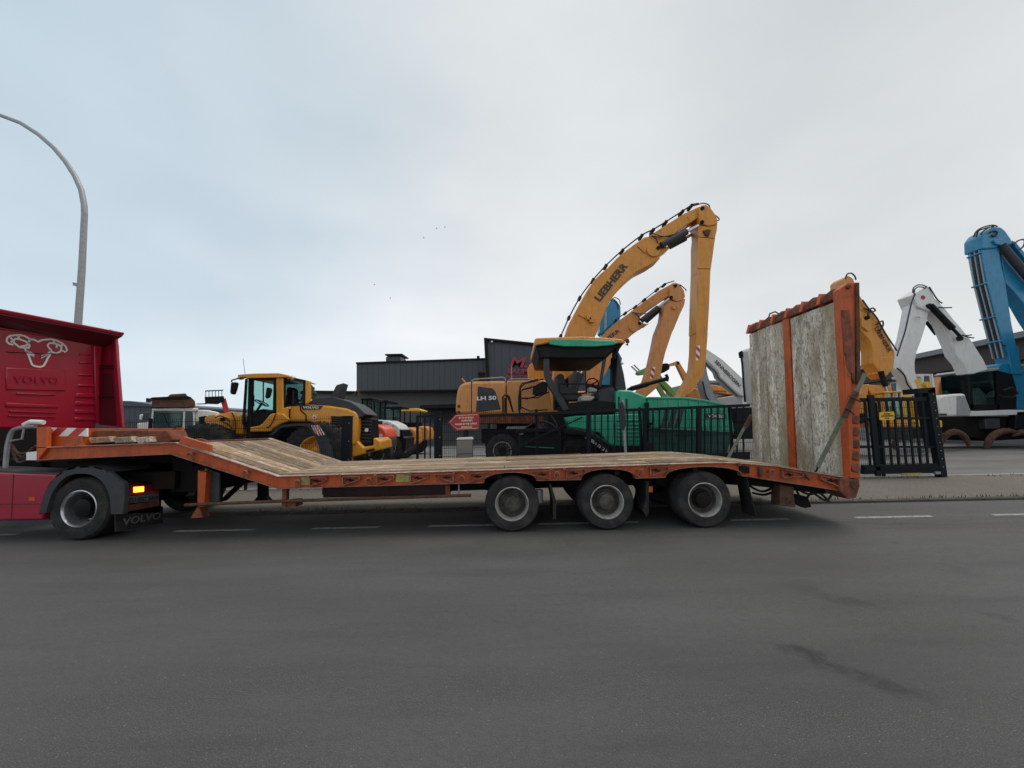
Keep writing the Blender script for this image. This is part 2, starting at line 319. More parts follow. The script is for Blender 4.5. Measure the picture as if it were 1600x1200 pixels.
def cr(pts, n=4):
    pts = [Vector(p) for p in pts]; m = len(pts)
    if m < 3: return pts
    o = []
    for i in range(m-1):
        p0 = pts[max(i-1, 0)]; p1 = pts[i]; p2 = pts[i+1]; p3 = pts[min(i+2, m-1)]
        for k in range(n):
            t = k/n; o.append(.5*((2*p1)+(p2-p0)*t+(2*p0-5*p1+4*p2-p3)*t*t+(3*p1-p0-3*p2+p3)*t**3))
    return o+[pts[-1]]
class MB:
    def __init__(s): s.v = []; s.f = []
    def add(s, vs, fs):
        k = len(s.v); s.v += [Vector(v) for v in vs]; s.f += [tuple(i+k for i in f) for f in fs]; return s
    def hexa(s, a, b):          # two quads (front, back)
        return s.add(list(a)+list(b), [(0, 1, 2, 3), (7, 6, 5, 4), (0, 4, 5, 1), (1, 5, 6, 2), (2, 6, 7, 3), (3, 7, 4, 0)])
    def box(s, x0, x1, y0, y1, z0, z1):
        return s.hexa([(x0, y0, z0), (x1, y0, z0), (x1, y0, z1), (x0, y0, z1)], [(x0, y1, z0), (x1, y1, z0), (x1, y1, z1), (x0, y1, z1)])
    def loft(s, a, b):          # two same-length outlines
        n = len(a); return s.add(list(a)+list(b), [tuple(range(n)), tuple(range(2*n-1, n-1, -1))]+[(i, n+i, n+(i+1) % n, (i+1) % n) for i in range(n)])
    def prism(s, fr, pts, d=0., t=.1):
        a = [fr.pt(x, y, d) for x, y in pts]; return s.loft(a, [p+fr.n*t for p in a])
    def ext(s, pts, vec): vec = Vector(vec); a = [Vector(p) for p in pts]; return s.loft(a, [p+vec for p in a])
    def tube(s, pts, r, n=8, closed=False):
        pts = [Vector(p) for p in pts]; m = len(pts); rings = []
        rr = r if isinstance(r, (list, tuple)) else [r]*m
        for i, p in enumerate(pts):
            if closed: t = pts[(i+1) % m]-pts[i-1]
            else: t = pts[min(i+1, m-1)]-pts[max(i-1, 0)]
            if t.length < 1e-9: t = Vector((0, 0, 1))
            t.normalize(); a = Vector((0, 0, 1)) if abs(t.z) < .9 else Vector((0, 1, 0))
            if i == 0: q = t.cross(a).normalized()
            else: q = (q - t*q.dot(t)).normalized()
            w = t.cross(q); rings.append([p+(q*math.cos(2*math.pi*k/n)+w*math.sin(2*math.pi*k/n))*rr[i] for k in range(n)])
        k0 = len(s.v)
        for g in rings: s.v += g
        for i in range(m if closed else m-1):
            j = (i+1) % m
            for k in range(n): s.f.append((k0+i*n+k, k0+i*n+(k+1) % n, k0+j*n+(k+1) % n, k0+j*n+k))
        if not closed: s.f.append(tuple(k0+k for k in range(n-1, -1, -1))); s.f.append(tuple(k0+(m-1)*n+k for k in range(n)))
        return s
    def bar(s, a, b, w, h, side=None):   # square bar between two points, w across 'side', h other way
        a = Vector(a); b = Vector(b); t = (b-a).normalized(); sd_ = Vector(side) if side is not None else Vector((0, 1, 0))
        sd_ = (sd_-t*sd_.dot(t))
        if sd_.length < 1e-6: sd_ = Vector((1, 0, 0))
        sd_.normalize(); o = t.cross(sd_)
        q = [sd_*w/2+o*h/2, -sd_*w/2+o*h/2, -sd_*w/2-o*h/2, sd_*w/2-o*h/2]
        return s.hexa([a+x for x in q], [b+x for x in q])
    def lathe(s, c, ax, prof, n=32):
        c = Vector(c); ax = Vector(ax).normalized(); a = Vector((0, 0, 1)) if abs(ax.z) < .9 else Vector((1, 0, 0))
        q = ax.cross(a).normalized(); w = ax.cross(q); k0 = len(s.v); m = len(prof)
        for r, h in prof:
            for k in range(n):
                an = 2*math.pi*k/n; s.v.append(c+ax*h+(q*math.cos(an)+w*math.sin(an))*max(r, 1e-4))
        for i in range(m-1):
            for k in range(n): s.f.append((k0+i*n+k, k0+i*n+(k+1) % n, k0+(i+1)*n+(k+1) % n, k0+(i+1)*n+k))
        return s
    def ribbon(s, line, w, n_, t):       # thick strip following a 3D polyline in a plane with normal n_
        line = [Vector(p) for p in line]; n_ = Vector(n_).normalized(); L1 = []; L2 = []
        for i, p in enumerate(line):
            d = (line[min(i+1, len(line)-1)]-line[max(i-1, 0)]).normalized(); o = d.cross(n_)*w/2; L1.append(p+o); L2.append(p-o)
        for i in range(len(line)-1):
            a = [L1[i], L1[i+1], L2[i+1], L2[i]]; s.hexa(a, [x+n_*t for x in a])
        return s
    def mesh(s, name, off=Vector((0, 0, 0)), smooth=35):
        me = bpy.data.meshes.new(name); me.from_pydata([tuple(v-off) for v in s.v], [], s.f)
        import bmesh
        b = bmesh.new(); b.from_mesh(me); bmesh.ops.recalc_face_normals(b, faces=b.faces); b.to_mesh(me); b.free()
        if smooth:
            for p in me.polygons: p.use_smooth = True
            me.set_sharp_from_angle(angle=math.radians(smooth))
        return me
def bevel(o, w, seg=2):
    m = o.modifiers.new('bevel', 'BEVEL'); m.width = w; m.segments = seg; m.limit_method = 'ANGLE'; m.angle_limit = math.radians(30); m.use_clamp_overlap = True
class Thing:
    def __init__(s, name, label, cat, loc, group=None):
        s.loc = Vector(loc); s.o = bpy.data.objects.new(name, None); COL.objects.link(s.o); s.o.location = s.loc; s.o.empty_display_size = .3
        s.o['label'] = label; s.o['category'] = cat
        if group: s.o['group'] = group
    def part(s, name, mb, mat, parent=None, bev=0, kind=None, label=None, smooth=35):
        me = mb.mesh(name, s.loc, smooth); me.materials.append(MATS[mat]); o = bpy.data.objects.new(name, me); COL.objects.link(o)
        o.parent = parent or s.o
        if bev: bevel(o, bev)
        if kind: o['kind'] = kind
        if label: o['label'] = label
        return o
    def inst(s, name, me, loc, mat=None, parent=None, rot=None):
        o = bpy.data.objects.new(name, me); COL.objects.link(o); o.parent = parent or s.o; o.location = Vector(loc)-s.loc
        if rot: o.rotation_euler = rot
        return o
def solo(name, mb, mat, loc, label=None, cat=None, kind=None, group=None, bev=0):
    loc = Vector(loc); me = mb.mesh(name, loc); me.materials.append(MATS[mat]); o = bpy.data.objects.new(name, me); COL.objects.link(o); o.location = loc
    if label: o['label'] = label
    if cat: o['category'] = cat
    if kind: o['kind'] = kind
    if group: o['group'] = group
    if bev: bevel(o, bev)
    return o
def text(T, name, s, a, b, h, nrm, mat, parent=None, depth=.004, bold=.012, shear=0, lift=.006):
    """lettering whose baseline runs a->b on a surface facing -nrm"""
    a = Vector(a); b = Vector(b); nrm = Vector(nrm).normalized(); e1 = (b-a); Lw = e1.length; e1.normalize(); e2 = -(e1.cross(nrm)) if False else nrm.cross(e1)*-1
    if e2.z < 0 and abs(e2.z) > .05: e2 = -e2
    cu = bpy.data.curves.new('t', 'FONT'); cu.body = s; cu.size = 1; cu.extrude = 0; cu.offset = bold; cu.shear = shear; cu.resolution_u = 3
    ob = bpy.data.objects.new('t', cu); COL.objects.link(ob); dg = bpy.context.evaluated_depsgraph_get(); dg.update()
    me0 = bpy.data.meshes.new_from_object(ob.evaluated_get(dg)); bpy.data.objects.remove(ob)
    xs = [v.co.x for v in me0.vertices]; ys = [v.co.y for v in me0.vertices]
    x0, x1, y1 = min(xs), max(xs), .72
    mb = MB(); vs = [a+e1*((v.co.x-x0)/(x1-x0)*Lw)+e2*(v.co.y/y1*h)-nrm*lift for v in me0.vertices]
    fs = [tuple(p.vertices) for p in me0.polygons]; mb.add(vs, fs)
    me = bpy.data.meshes.new(name); me.from_pydata([tuple(v-T.loc) for v in mb.v], [], mb.f); me.materials.append(MATS[mat])
    o = bpy.data.objects.new(name, me); COL.objects.link(o); o.parent = parent or T.o
    sm = o.modifiers.new('thick', 'SOLIDIFY'); sm.thickness = depth; sm.offset = 0
    return o
def ftext(T, fr, name, s, p0, p1, hpx, d, mat, **k):
    a = fr.pt(*p0, d); b = fr.pt(*p1, d); sc = (fr.pt(p0[0], p0[1]-hpx, d)-a).length
    return text(T, name, s, a, b, sc, fr.n, mat, **k)
def wheel(T, c, ax, R, w, rim=.6, deep=.10, rimmat='steel_rim', hubmat='dark_steel', parent=None, hub=.2, slots=True, tread=False):
    """c: centre of the outer face, ax points inwards"""
    mb = MB(); r0 = R*rim
    prof = [(r0, .012), (r0*1.04, -.002), (R*.80, -.012), (R*.93, -.004), (R*.985, .03)]
    k = 5
    for i in range(k):
        y = .045+(w-.09)*i/(k-1); prof += [(R, y), (R, y+(w-.09)/k*.62), (R*.978, y+(w-.09)/k*.66), (R*.978, y+(w-.09)/k*.94)] if i < k-1 else [(R, y)]
    prof += [(R*.985, w-.03), (R*.93, w), (r0, w-.01)]
    mb.lathe(c, ax, prof, 48)
    if tread:
        axv = Vector(ax).normalized(); q = axv.cross(Vector((0, 0, 1))).normalized(); up = Vector((0, 0, 1))
        for i in range(26):
            for sd2 in (0, 1):
                an = 2*math.pi*(i+.5*sd2)/26; rd = q*math.cos(an)+up*math.sin(an); a = Vector(c)+axv*(w*(.02 if sd2 == 0 else .98))+rd*R*.99
                an2 = an+.12; rd2 = q*math.cos(an2)+up*math.sin(an2); b = Vector(c)+axv*w*.5+rd2*R*1.0
                mb.bar(a, b, R*.07, R*.07, side=rd)
    tyre = T.part('wheel', mb, 'rubber', parent)
    m2 = MB(); m2.lathe(c, ax, [(r0*1.0, .02), (r0*1.03, -.006), (r0*.985, -.012), (r0*.95, .0), (r0*.91, .03), (r0*.88, deep*.55), (r0*.80, deep*.85), (r0*.72, deep), (r0*.36, deep*.92), (r0*.34, deep), (.001, deep)], 40)
    T.part('rim', m2, rimmat, tyre)
    if rimmat == 'steel_rim':
        m5 = MB(); m5.lathe(Vector(c)-Vector(ax).normalized()*.004, ax, [(r0*.86, deep*.66), (r0*.80, deep*.85), (r0*.72, deep), (r0*.36, deep*.92), (r0*.30, deep)], 40); T.part('wheel_disc', m5, 'dirty_disc', tyre)
    m3 = MB(); hr = r0*hub*1.6
    m3.lathe(c, ax, [(hr*1.25, deep*.94), (hr*1.2, deep*.7), (hr, deep*.65), (hr*.95, deep*.2), (hr*.6, deep*.1), (.001, deep*.1)], 20)
    axv = Vector(ax).normalized(); q = axv.cross(Vector((0, 0, 1))).normalized(); up = Vector((0, 0, 1))
    for i in range(10):
        an = 2*math.pi*i/10; p = Vector(c)+(q*math.cos(an)+up*math.sin(an))*r0*.50; m3.tube([p+axv*deep*1.0, p+axv*(deep*.7)], r0*.045, 6)
    T.part('hub', m3, hubmat, tyre)
    if slots:
        m4 = MB()
        for i in range(10):
            an = 2*math.pi*(i+.5)/10; rd = q*math.cos(an)+up*math.sin(an); tg = -q*math.sin(an)+up*math.cos(an); p = Vector(c)+rd*r0*.80+axv*(deep*.84)
            m4.lathe(p-axv*.004, axv*.5+rd*.6, [(r0*.075, 0), (.001, 0)], 10)
        T.part('rim_slots', m4, 'decal_black', tyre)
    return tyre
def hazard(T, fr, pts4, n, d, name='hazard_board', parent=None, t=.01):
    """red/white chevron board: quad pts (tl,tr,br,bl) in pixels"""
    q = [fr.pt(x, y, d) for x, y in pts4]; o = T.part(name, MB().ext(q, fr.n*t), 'decal_white', parent)
    mb = MB(); tl, tr, br, bl = q
    lp = lambda a, b, k: a+(b-a)*max(0, min(1, k))
    for i in range(n):
        k0 = (i)/n; k1 = (i+.5)/n; s = .5/n
        a = [lp(tl, tr, k0+s), lp(tl, tr, k1+s), lp(bl, br, k1), lp(bl, br, k0)]
        mb.ext([p-fr.n*.004 for p in a], fr.n*.003)
    T.part('red_stripes', mb, 'decal_red', o if parent is None else parent, smooth=0)
    return o
def cyl(T, fr, a, b, r, d, k=.55, parent=None, mats=('dark_steel', 'chrome')):
    A = fr.pt(*a, d); B = fr.pt(*b, d); m = A+(B-A)*k
    T.part('cylinder', MB().tube([A, m], r, 12), mats[0], parent); T.part('piston_rod', MB().tube([m, B], r*.5, 10), mats[1], parent)
def hose(T, fr, pts, r, d, parent=None, mat='hose_rubber', name='hose'):
    return T.part(name, MB().tube(cr([fr.pt(x, y, d) for x, y in pts]), r, 6), mat, parent)
def joint(T, fr, c, rpx, d, t, mat, name='joint_pin', parent=None):
    C_ = fr.pt(*c, d); r = (fr.pt(c[0]+rpx, c[1], d)-C_).length
    return T.part(name, MB().lathe(C_, fr.n, [(.001, 0), (r, 0), (r, t), (.001, t)], 20), mat, parent)
# ================================================================== SETTING
STAINS_AND_SHADE = []
for a, b, w, k in (((1215, 1005), (1340, 1060), .13, .9), ((1290, 1040), (1470, 1100), .12, .8), ((1268, 928), (1375, 950), .14, .6), ((1215, 915), (1300, 925), .2, .35), ((1395, 848), (1425, 850), .08, .6),
                   ((1520, 950), (1600, 968), .12, .5), ((1200, 812), (1540, 822), .07, .6), ((1450, 885), (1560, 900), .2, .35), ((0, 850), (700, 842), .5, .4), ((700, 842), (1200, 835), .4, .4)):  # last two strips are shade along truck and trailer, painted into the asphalt
    A = G(*a); B = G(*b); m = (A+B)/2; STAINS_AND_SHADE.append((m.x, m.y, (B-A).length/2, w, math.atan2(B.y-A.y, B.x-A.x), k))
node_mat('asphalt', f_asphalt); node_mat('pavers', f_pavers); node_mat('yard_ground', f_yard); node_mat('wood', f_wood); node_mat('rampwood', f_rampwood); node_mat('line_paint', f_line)
KY = 7.22; FY = 10.05
solo('road', MB().add([(-80, -30, 0), (80, -30, 0), (80, KY, 0), (-80, KY, 0)], [(0, 1, 2, 3)]), 'asphalt', (0, 0, 0), kind='structure')
solo('yard', MB().add([(-900, FY+.25, .03), (900, FY+.25, .03), (900, 1500, .03), (-900, 1500, .03)], [(0, 1, 2, 3)]), 'yard_ground', (0, 0, 0), kind='structure')
pav = solo('pavement', MB().box(-80, 80, KY+.16, FY+.25, -.2, .035), 'pavers', (0, 0, 0), kind='structure')
ks = MB().box(0, .99, 0, .155, -.15, .04).mesh('kerb_stone'); ks.materials.append(MATS['kerb_concrete'])
for i in range(-16, 22):
    o = bpy.data.objects.new('kerb_stone', ks); COL.objects.link(o); o.parent = pav; o.location = (i, KY, random.uniform(-.004, .004)); o.rotation_euler = (0, 0, random.uniform(-.004, .004))
    bevel(o, .012)
solo('gate_threshold', MB().box(-20, 26, FY+.02, FY+.2, .0, .048), 'concrete', (0, 0, 0), kind='structure')
for a, b, y in ((-20, 22, 836), (273, 390, 830), (483, 586, 828), (667, 772, 824), (840, 1002, 820), (1140, 1236, 813), (1330, 1460, 808), (1545, 1700, 804), (-260, -120, 840)):
    A = G(a, y); B = G(b, y); 
    o = solo('lane_marking', MB().add([(A.x, 6.1, .004), (B.x, 6.1, .004), (B.x+.03, 6.2, .004), (A.x+.03, 6.2, .004)], [(0, 1, 2, 3)]), 'line_paint', (0, 0, 0), kind='structure')
# ================================================================== TRAILER
YN = 5.70; YF = 7.98
T = Thing('low_loader_trailer', 'long orange low-loader trailer with worn timber deck and raised rear ramp', 'trailer', (0, (YN+YF)/2, 0))
TR = T
def pn(x, y, Y=YN): return P(x, y, Y)
top = [(57, 700), (273, 692), (433, 745), (756, 735.5), (1040, 726), (1118, 723.5), (1153, 724), (1214, 729), (1330, 748)]
def arch(x0, y0, xm, ym, x1, y1):
    r = []
    for i in range(1, 14):
        t = i/14; an = math.pi*(1-t); xx = (x0+x1)/2+(x1-x0)/2*math.cos(an)*(1.0); yb = y0+(y1-y0)*t
        r.append((xx, yb-(((y0+y1)/2)-ym)*(math.sin(an)**.8)))
    return r
bot = [(57, 719.5), (266, 710), (433, 764), (756, 755)]+arch(756, 755, 797, 738.5, 838, 751.5)+[(838, 751.5), (908, 750)]+arch(908, 750, 951, 733, 993, 748)+[(993, 748), (1040, 746.5)]+arch(1040, 746.5, 1100, 729.5, 1160, 744)+[(1160, 744), (1312, 767)]
tp = [pn(*p) for p in top]; bp_ = [pn(*p) for p in bot]
# web
mb = MB(); poly = [Vector((p.x, YN+.06, p.z)) for p in tp+[pn(1314, 748.5)][:0]+bp_[::-1]]
# build the web as narrow vertical strips so that the arches stay clean
def zat(line, x):
    for a, b in zip(line, line[1:]):
        if a.x <= x <= b.x: return a.z+(b.z-a.z)*(x-a.x)/max(1e-6, b.x-a.x)
    return line[-1].z if x > line[-1].x else line[0].z
xs = sorted(set([round(p.x, 3) for p in tp+bp_ if p.x <= bp_[-1].x+.001]))
def web(y0, y1):
    m = MB()
    fr_ = [(x, zat(tp, x), zat(bp_, x)) for x in xs]
    n = len(fr_); vs = []
    for y in (y0, y1):
        for x, a, b in fr_: vs += [(x, y, a), (x, y, b)]
    fs = []
    for i in range(n-1):
        k = 2*i; fs.append((k, k+2, k+3, k+1)); q = 2*n; fs.append((q+k, q+k+1, q+k+3, q+k+2)); fs.append((k, q+k, q+k+2, k+2)); fs.append((k+1, k+3, q+k+3, q+k+1))
    return m.add(vs, fs)
T.part('side_beam', web(YN+.045, YN+.065), 'orange_paint'); T.part('side_beam', web(YF-.07, YF-.05), 'orange_paint')
def strip(line, y0, y1, t):
    m = MB(); n = len(line); vs = []
    for p in line: vs += [(p.x, y0, p.z), (p.x, y1, p.z), (p.x, y1, p.z+t), (p.x, y0, p.z+t)]
    fs = []
    for i in range(n-1):
        for j in range(4): fs.append((4*i+j, 4*i+(j+1) % 4, 4*i+4+(j+1) % 4, 4*i+4+j))
    fs += [(0, 3, 2, 1), (4*n-4, 4*n-3, 4*n-2, 4*n-1)]; return m.add(vs, fs)
for y0, y1 in ((YN, YN+.12), (YF-.12, YF)):
    T.part('beam_flange', strip(tp, y0, y1, .009), 'pale_edge'); T.part('beam_flange', strip(bp_, y0, y1, .012), 'worn_edge')
# deck planks (run lengthwise)
nP = 11; y0d, y1d = YN+.09, YF-.09; pw = (y1d-y0d)/nP
segs = [(2, [2.0, 4.4]), ]
kink = tp[1]; low = tp[2]
def plank(x0, x1, ya, yb, off=0.0):
    pts = [x0]+[p.x for p in tp if x0 < p.x < x1]+[x1]; ln = [Vector((x, 0, zat(tp, x)-.028+off)) for x in pts]
    return strip(ln, ya, yb, .05)
jx = [low.x+.02, -1.1, .9, 2.6, tp[5].x]
for j in range(nP):
    ya = y0d+j*pw+.008; yb = y0d+(j+1)*pw-.008
    T.part('deck_plank', plank(kink.x+.12, low.x-.005, ya, yb, random.uniform(0, .008)), 'wood', bev=.006)
    cuts = [low.x+.01]+[random.choice((-1.6, -.9, -.2))+.2*random.random()]+[1.2+.8*random.random()]+[3.05+.1*random.random()]
    for a, b in zip(cuts, cuts[1:]): T.part('deck_plank', plank(a, b-.01, ya, yb, .008+random.uniform(-.004, .012)), 'wood', bev=.007)
    T.part('deck_plank', plank(cuts[-1], tp[7].x+.35, ya, yb, .004+random.uniform(-.004, .008)), 'wood', bev=.007)
# cross members + main chassis rails below
mb = MB()
for i in range(15):
    x = low.x+.3+i*.56
    if x < 4.6: mb.box(x, x+.07, YN+.07, YF-.08, zat(tp, x)-.13, zat(tp, x)-.04)
T.part('cross_members', mb, 'dark_steel')
T.part('floor_light_block', strip([Vector((p.x, 0, p.z-.045)) for p in tp[1:8]], YN+.08, YF-.08, .012), 'dark_steel')  # unseen plate added below the planks to stop light through the gaps
for y in (YN+.62, YF-.80):
    ln = [Vector((x, 0, zat(tp, x)-.36)) for x in (low.x+.35, -1, 1, 3, 3.6)]; m = strip(ln, y, y+.14, .30); T.part('chassis_rail', m, 'dark_steel')
M('maroon', (.035, .008, .010), .6, dirt=(.02, .012, .01), damt=.4)
T.part('tool_box', MB().box(*sorted((pn(505, 760, 6.1).x, pn(700, 760, 6.1).x)), 6.1, 6.5, pn(600, 776, 6.1).z, pn(600, 757, 6.1).z), 'maroon', bev=.01)
T.part('gooseneck_rail', strip([pn(60, 722, 6.2), pn(262, 716, 6.2), pn(300, 728, 6.2)], 6.2, 6.4, .1), 'dark_steel')
T.part('gooseneck_rail', strip([pn(60, 722, 6.2), pn(262, 716, 6.2), pn(300, 728, 6.2)], 7.3, 7.5, .1), 'dark_steel')
T.part('gooseneck_floor', MB().ext([(pn(60, 698).x, YN+.1, pn(60, 699).z), (kink.x+.1, YN+.1, kink.z-.03), (kink.x+.1, YF-.1, kink.z-.03), (pn(60, 698).x, YF-.1, pn(60, 699).z)], (0, 0, -.08)), 'rusty_orange')
# gussets along the near beam
def gusset(xa, xb, mirror=False):
    A = pn(xa, 700); B = pn(xb, 700); y = YN+.012; za = zat(tp, A.x)-.03; zb = zat(tp, B.x)-.03; h = .115; m = MB()
    q = [(A.x, za), (B.x, zb), (B.x, zb-h*(1 if mirror else .38)), (A.x, za-h*(.38 if mirror else 1))]
    for (x0, z0), (x1, z1) in zip(q, q[1:]+q[:1]): m.bar((x0, y, z0), (x1, y, z1), .05, .011)
    T.part('gusset', m, 'worn_edge')
    cx = (A.x+B.x)/2+(.03 if mirror else -.03); cz = (za+zb)/2-.045; m = MB()
    m.bar((cx-.055, y+.02, cz), (cx+.055, y+.02, cz-.008), .02, .014); m.bar((cx-.01, y+.015, cz+.015), (cx+.01, y+.015, cz-.02), .03, .014)
    T.part('stake_slot', m, 'dark_steel')
for g in ((486, 511), (537, 563), (590, 616), (642, 669), (735, 762), (884, 913), (1014, 1042), (1219, 1251)): gusset(*g)
for g in ((680, 708), (829, 858), (1278, 1308)): gusset(*g, True)
for x in (482, 532, 587, 641, 709, 731, 860, 881, 1010, 1044, 1154):
    p = pn(x, 700); z = zat(tp, p.x); T.part('flange_bolt', MB().lathe((p.x, YN-.006, z-.01), (0, 1, 0), [(.001, 0), (.022, 0), (.022, .03), (.001, .03)], 8), 'worn_edge')
for xa, xb in ((471, 484), (618, 640)):
    a = pn(xa, 700).x; b = pn(xb, 700).x; z = zat(tp, (a+b)/2); T.part('reflector', MB().box(a, b, YN+.03, YN+.044, z-.125, z-.02), 'plate_yellow')
def ring(x, zc, r=.04):
    c = Vector((x, YN+.02, zc)); m = MB(); q = []
    for i in range(14):
        an = 2*math.pi*i/14; q.append(c+Vector((math.cos(an)*r*.9, -.03-.02*math.sin(an), math.sin(an)*r*1.35)))
    m.tube(q, .0105, 6, True); m.box(x-.026, x+.026, YN-.005, YN+.05, zc+.015, zc+.05); T.part('lashing_ring', m, 'worn_edge')
for x, y in ((298, 713), (384, 741), (466, 756), (577, 753), (722, 749), (870, 743), (1000, 740), (1205, 740)): p = pn(x, y); ring(p.x, p.z)
# raised front: bulkhead and boards on the gooseneck
FN = Fr(0, YN, 0); FFAR = Fr(0, YF-.06, 0)
T.part('front_post', MB().prism(FN, [(57, 668), (73, 667), (73, 700), (57, 722)], 0, .06), 'orange_paint', bev=.005)
T.part('front_bulkhead', MB().box(pn(57, 690).x, pn(57, 690).x+.05, YN+.06, YF-.05, pn(57, 716).z, pn(57, 670).z), 'orange_paint', bev=.006)
T.part('side_board', MB().prism(FN, [(74, 682), (128, 681), (128, 697), (74, 698)], .12, .05), 'orange_paint', bev=.004)
hazard(T, FN, [(75, 668), (135, 669), (135, 682), (75, 683)], 2, .14, t=.03)
FM = Fr(0, 6.9, 0)
T.part('loading_ramp_board', MB().prism(FM, [(128, 679), (150, 672), (262, 672), (270, 688), (250, 697), (128, 698)], -.5, .35), 'rusty_orange', bev=.02)
for a, b in ((138, 170), (176, 205), (212, 232)): T.part('timber_block', MB().prism(FM, [(a, 684), (b, 682), (b+4, 691), (a+3, 693)], -.62, .14), 'rampwood', bev=.01)
T.part('side_board', MB().prism(FFAR, [(150, 672), (281, 670), (281, 690), (150, 691)], 0, .05), 'orange_paint', bev=.004)
hazard(T, FFAR, [(236, 671), (280, 670), (280, 684), (236, 685)], 2, -.02)
T.part('front_post', MB().prism(FFAR, [(275, 668), (284, 668), (284, 690), (275, 690)], -.06, .06), 'orange_paint')
for y in (YN+.0, ):
    T.part('neck_plate', MB().ext([pn(278, 692), pn(286, 682), pn(328, 695), pn(329, 707)], (0, .05, 0)), 'orange_paint', bev=.004, label='orange plate bolted at the top of the slope')
T.part('marker_board', MB().ext([pn(41, 707), pn(57, 705), pn(57, 719), pn(41, 719)], (0, .03, 0)), 'decal_white')
# landing legs, guard rail
T.part('neck_dark_filler', MB().box(-5.35, -4.75, 6.3, 7.6, .55, 1.1), 'dark_steel', bev=.02)  # dark boxes added to darken and fill the space below the neck
T.part('neck_dark_filler', MB().box(-6.6, -5.4, 6.5, 7.4, .98, 1.12), 'dark_steel', bev=.02)
T.part('landing_leg', MB().prism(FN, [(309, 735), (322, 738), (319, 792), (308, 792)], .1, .1), 'orange_paint', bev=.006)
T.part('leg_foot', MB().prism(FN, [(307, 793), (311, 793), (317, 809), (297, 810)], .12, .14), 'rusty_orange', bev=.006)
T.part('leg_panel', MB().prism(FN, [(322, 733), (343, 739), (342, 785), (321, 788)], .2, .03), 'grey_plastic'); T.part('leg_edge', MB().prism(FN, [(320, 732), (323.5, 733), (321, 787), (318.5, 787)], .18, .03), 'worn_edge')
T.part('leg_brace', MB().prism(FN, [(340, 742), (346, 744), (343, 786), (337, 786)], .3, .06), 'dark_steel')
FL = Fr(0, 7.4, 0)
T.part('landing_leg', MB().prism(FL, [(402, 752), (414, 754), (414, 776), (420, 783), (396, 783), (402, 776)], 0, .12), 'dark_steel')
T.part('landing_leg_brace', MB().prism(FL, [(385, 742), (392, 744), (350, 783), (342, 783)], 0, .08), 'dark_steel')
T.part('underrun_bar', MB().tube([pn(289, 789, 5.78), pn(440, 783, 5.78), pn(736, 774, 5.78)], .022, 8), 'rust')
for x, y in ((446, 783), (700, 775)): T.part('bar_bracket', MB().box(pn(x, y, 5.84).x-.03, pn(x, y, 5.84).x+.03, 5.8, 5.88, pn(x, y+8 if x < 600 else y, 5.84).z, pn(x, 758, 5.84).z), 'rusty_orange')
T.part('bar_box', MB().prism(FN, [(445, 783), (461, 782), (462, 792), (446, 794)], .12, .2), 'rusty_orange'); T.part('chain', MB().tube([pn(717, 757, 5.8), pn(717, 775, 5.8)], .012, 6), 'galvanised')
# wheels
for i, (x, y, r) in enumerate(((800, 787.5, 43.2), (948.5, 784.5, 43.2), (1101.5, 781, 43.5))):
    c = P(x, y, 5.72); R = c.z; w_ = wheel(T, (c.x, 5.72, R), (0, 1, 0), R, .27, rim=.60, deep=.13, rimmat='steel_rim', hubmat=('dirty_disc', 'dirty_disc', 'dark_steel')[i], hub=.3)
    wheel(T, (c.x, YF-.05, R+.04), (0, -1, 0), R, .25, slots=False)
    T.part('axle', MB().tube([(c.x, 6.0, R), (c.x, YF-.25, R+.04)], .07, 10), 'dark_steel')
    T.part('inner_wheel', MB().lathe((c.x, 6.02, R), (0, 1, 0), [(.2, 0), (R*.9, 0), (R*.985, .03), (R*.985, .22), (R*.9, .25), (.2, .25)], 32), 'rubber')
    T.part('inner_wheel', MB().lathe((c.x, YF-.6, R+.035), (0, 1, 0), [(.2, 0), (R*.9, 0), (R*.985, .03), (R*.985, .22), (R*.9, .25), (.2, .25)], 32), 'rubber')
    T.part('brake_drum', MB().tube([(c.x, 6.25, R), (c.x, 6.5, R)], .2, 16), 'dark_steel')
    T.part('axle_carrier', MB().box(c.x-.45, c.x+.45, 6.3, 7.3, R+.12, R+.24), 'dark_steel')
    T.part('suspension_arm', MB().bar((c.x-.5, 6.25, R+.22), (c.x+.05, 6.25, R+.05), .1, .12), 'dark_steel')
FW = Fr(0, 5.8, 0)
def flap(pts, d, t): return T.part('mud_flap', MB().prism(FW, pts, d, t), 'rubber')
flap([(858, 756), (861, 756), (869, 782), (869, 811), (864.5, 812), (864, 783)], .0, .5)
flap([(1010, 752), (1014, 752), (1014, 800), (1010, 808), (1005, 798), (1009, 780)], .0, .5)
T.part('mud_flap', MB().ext([P(1166, 745, 5.8), P(1181, 807, 5.75), P(1160, 801, 6.15), P(1150, 745, 6.2)], (.012, 0, 0)), 'rubber')
T.part('side_marker_lamp', MB().prism(FW, [(1014, 760), (1020, 760), (1020, 769), (1014, 769)], -.02, .05), 'indicator_amber' if False else 'orange_paint')
T.part('air_tank', MB().tube([P(842, 765, 6.0), P(842, 785, 6.0)], .06, 10), 'galvanised')
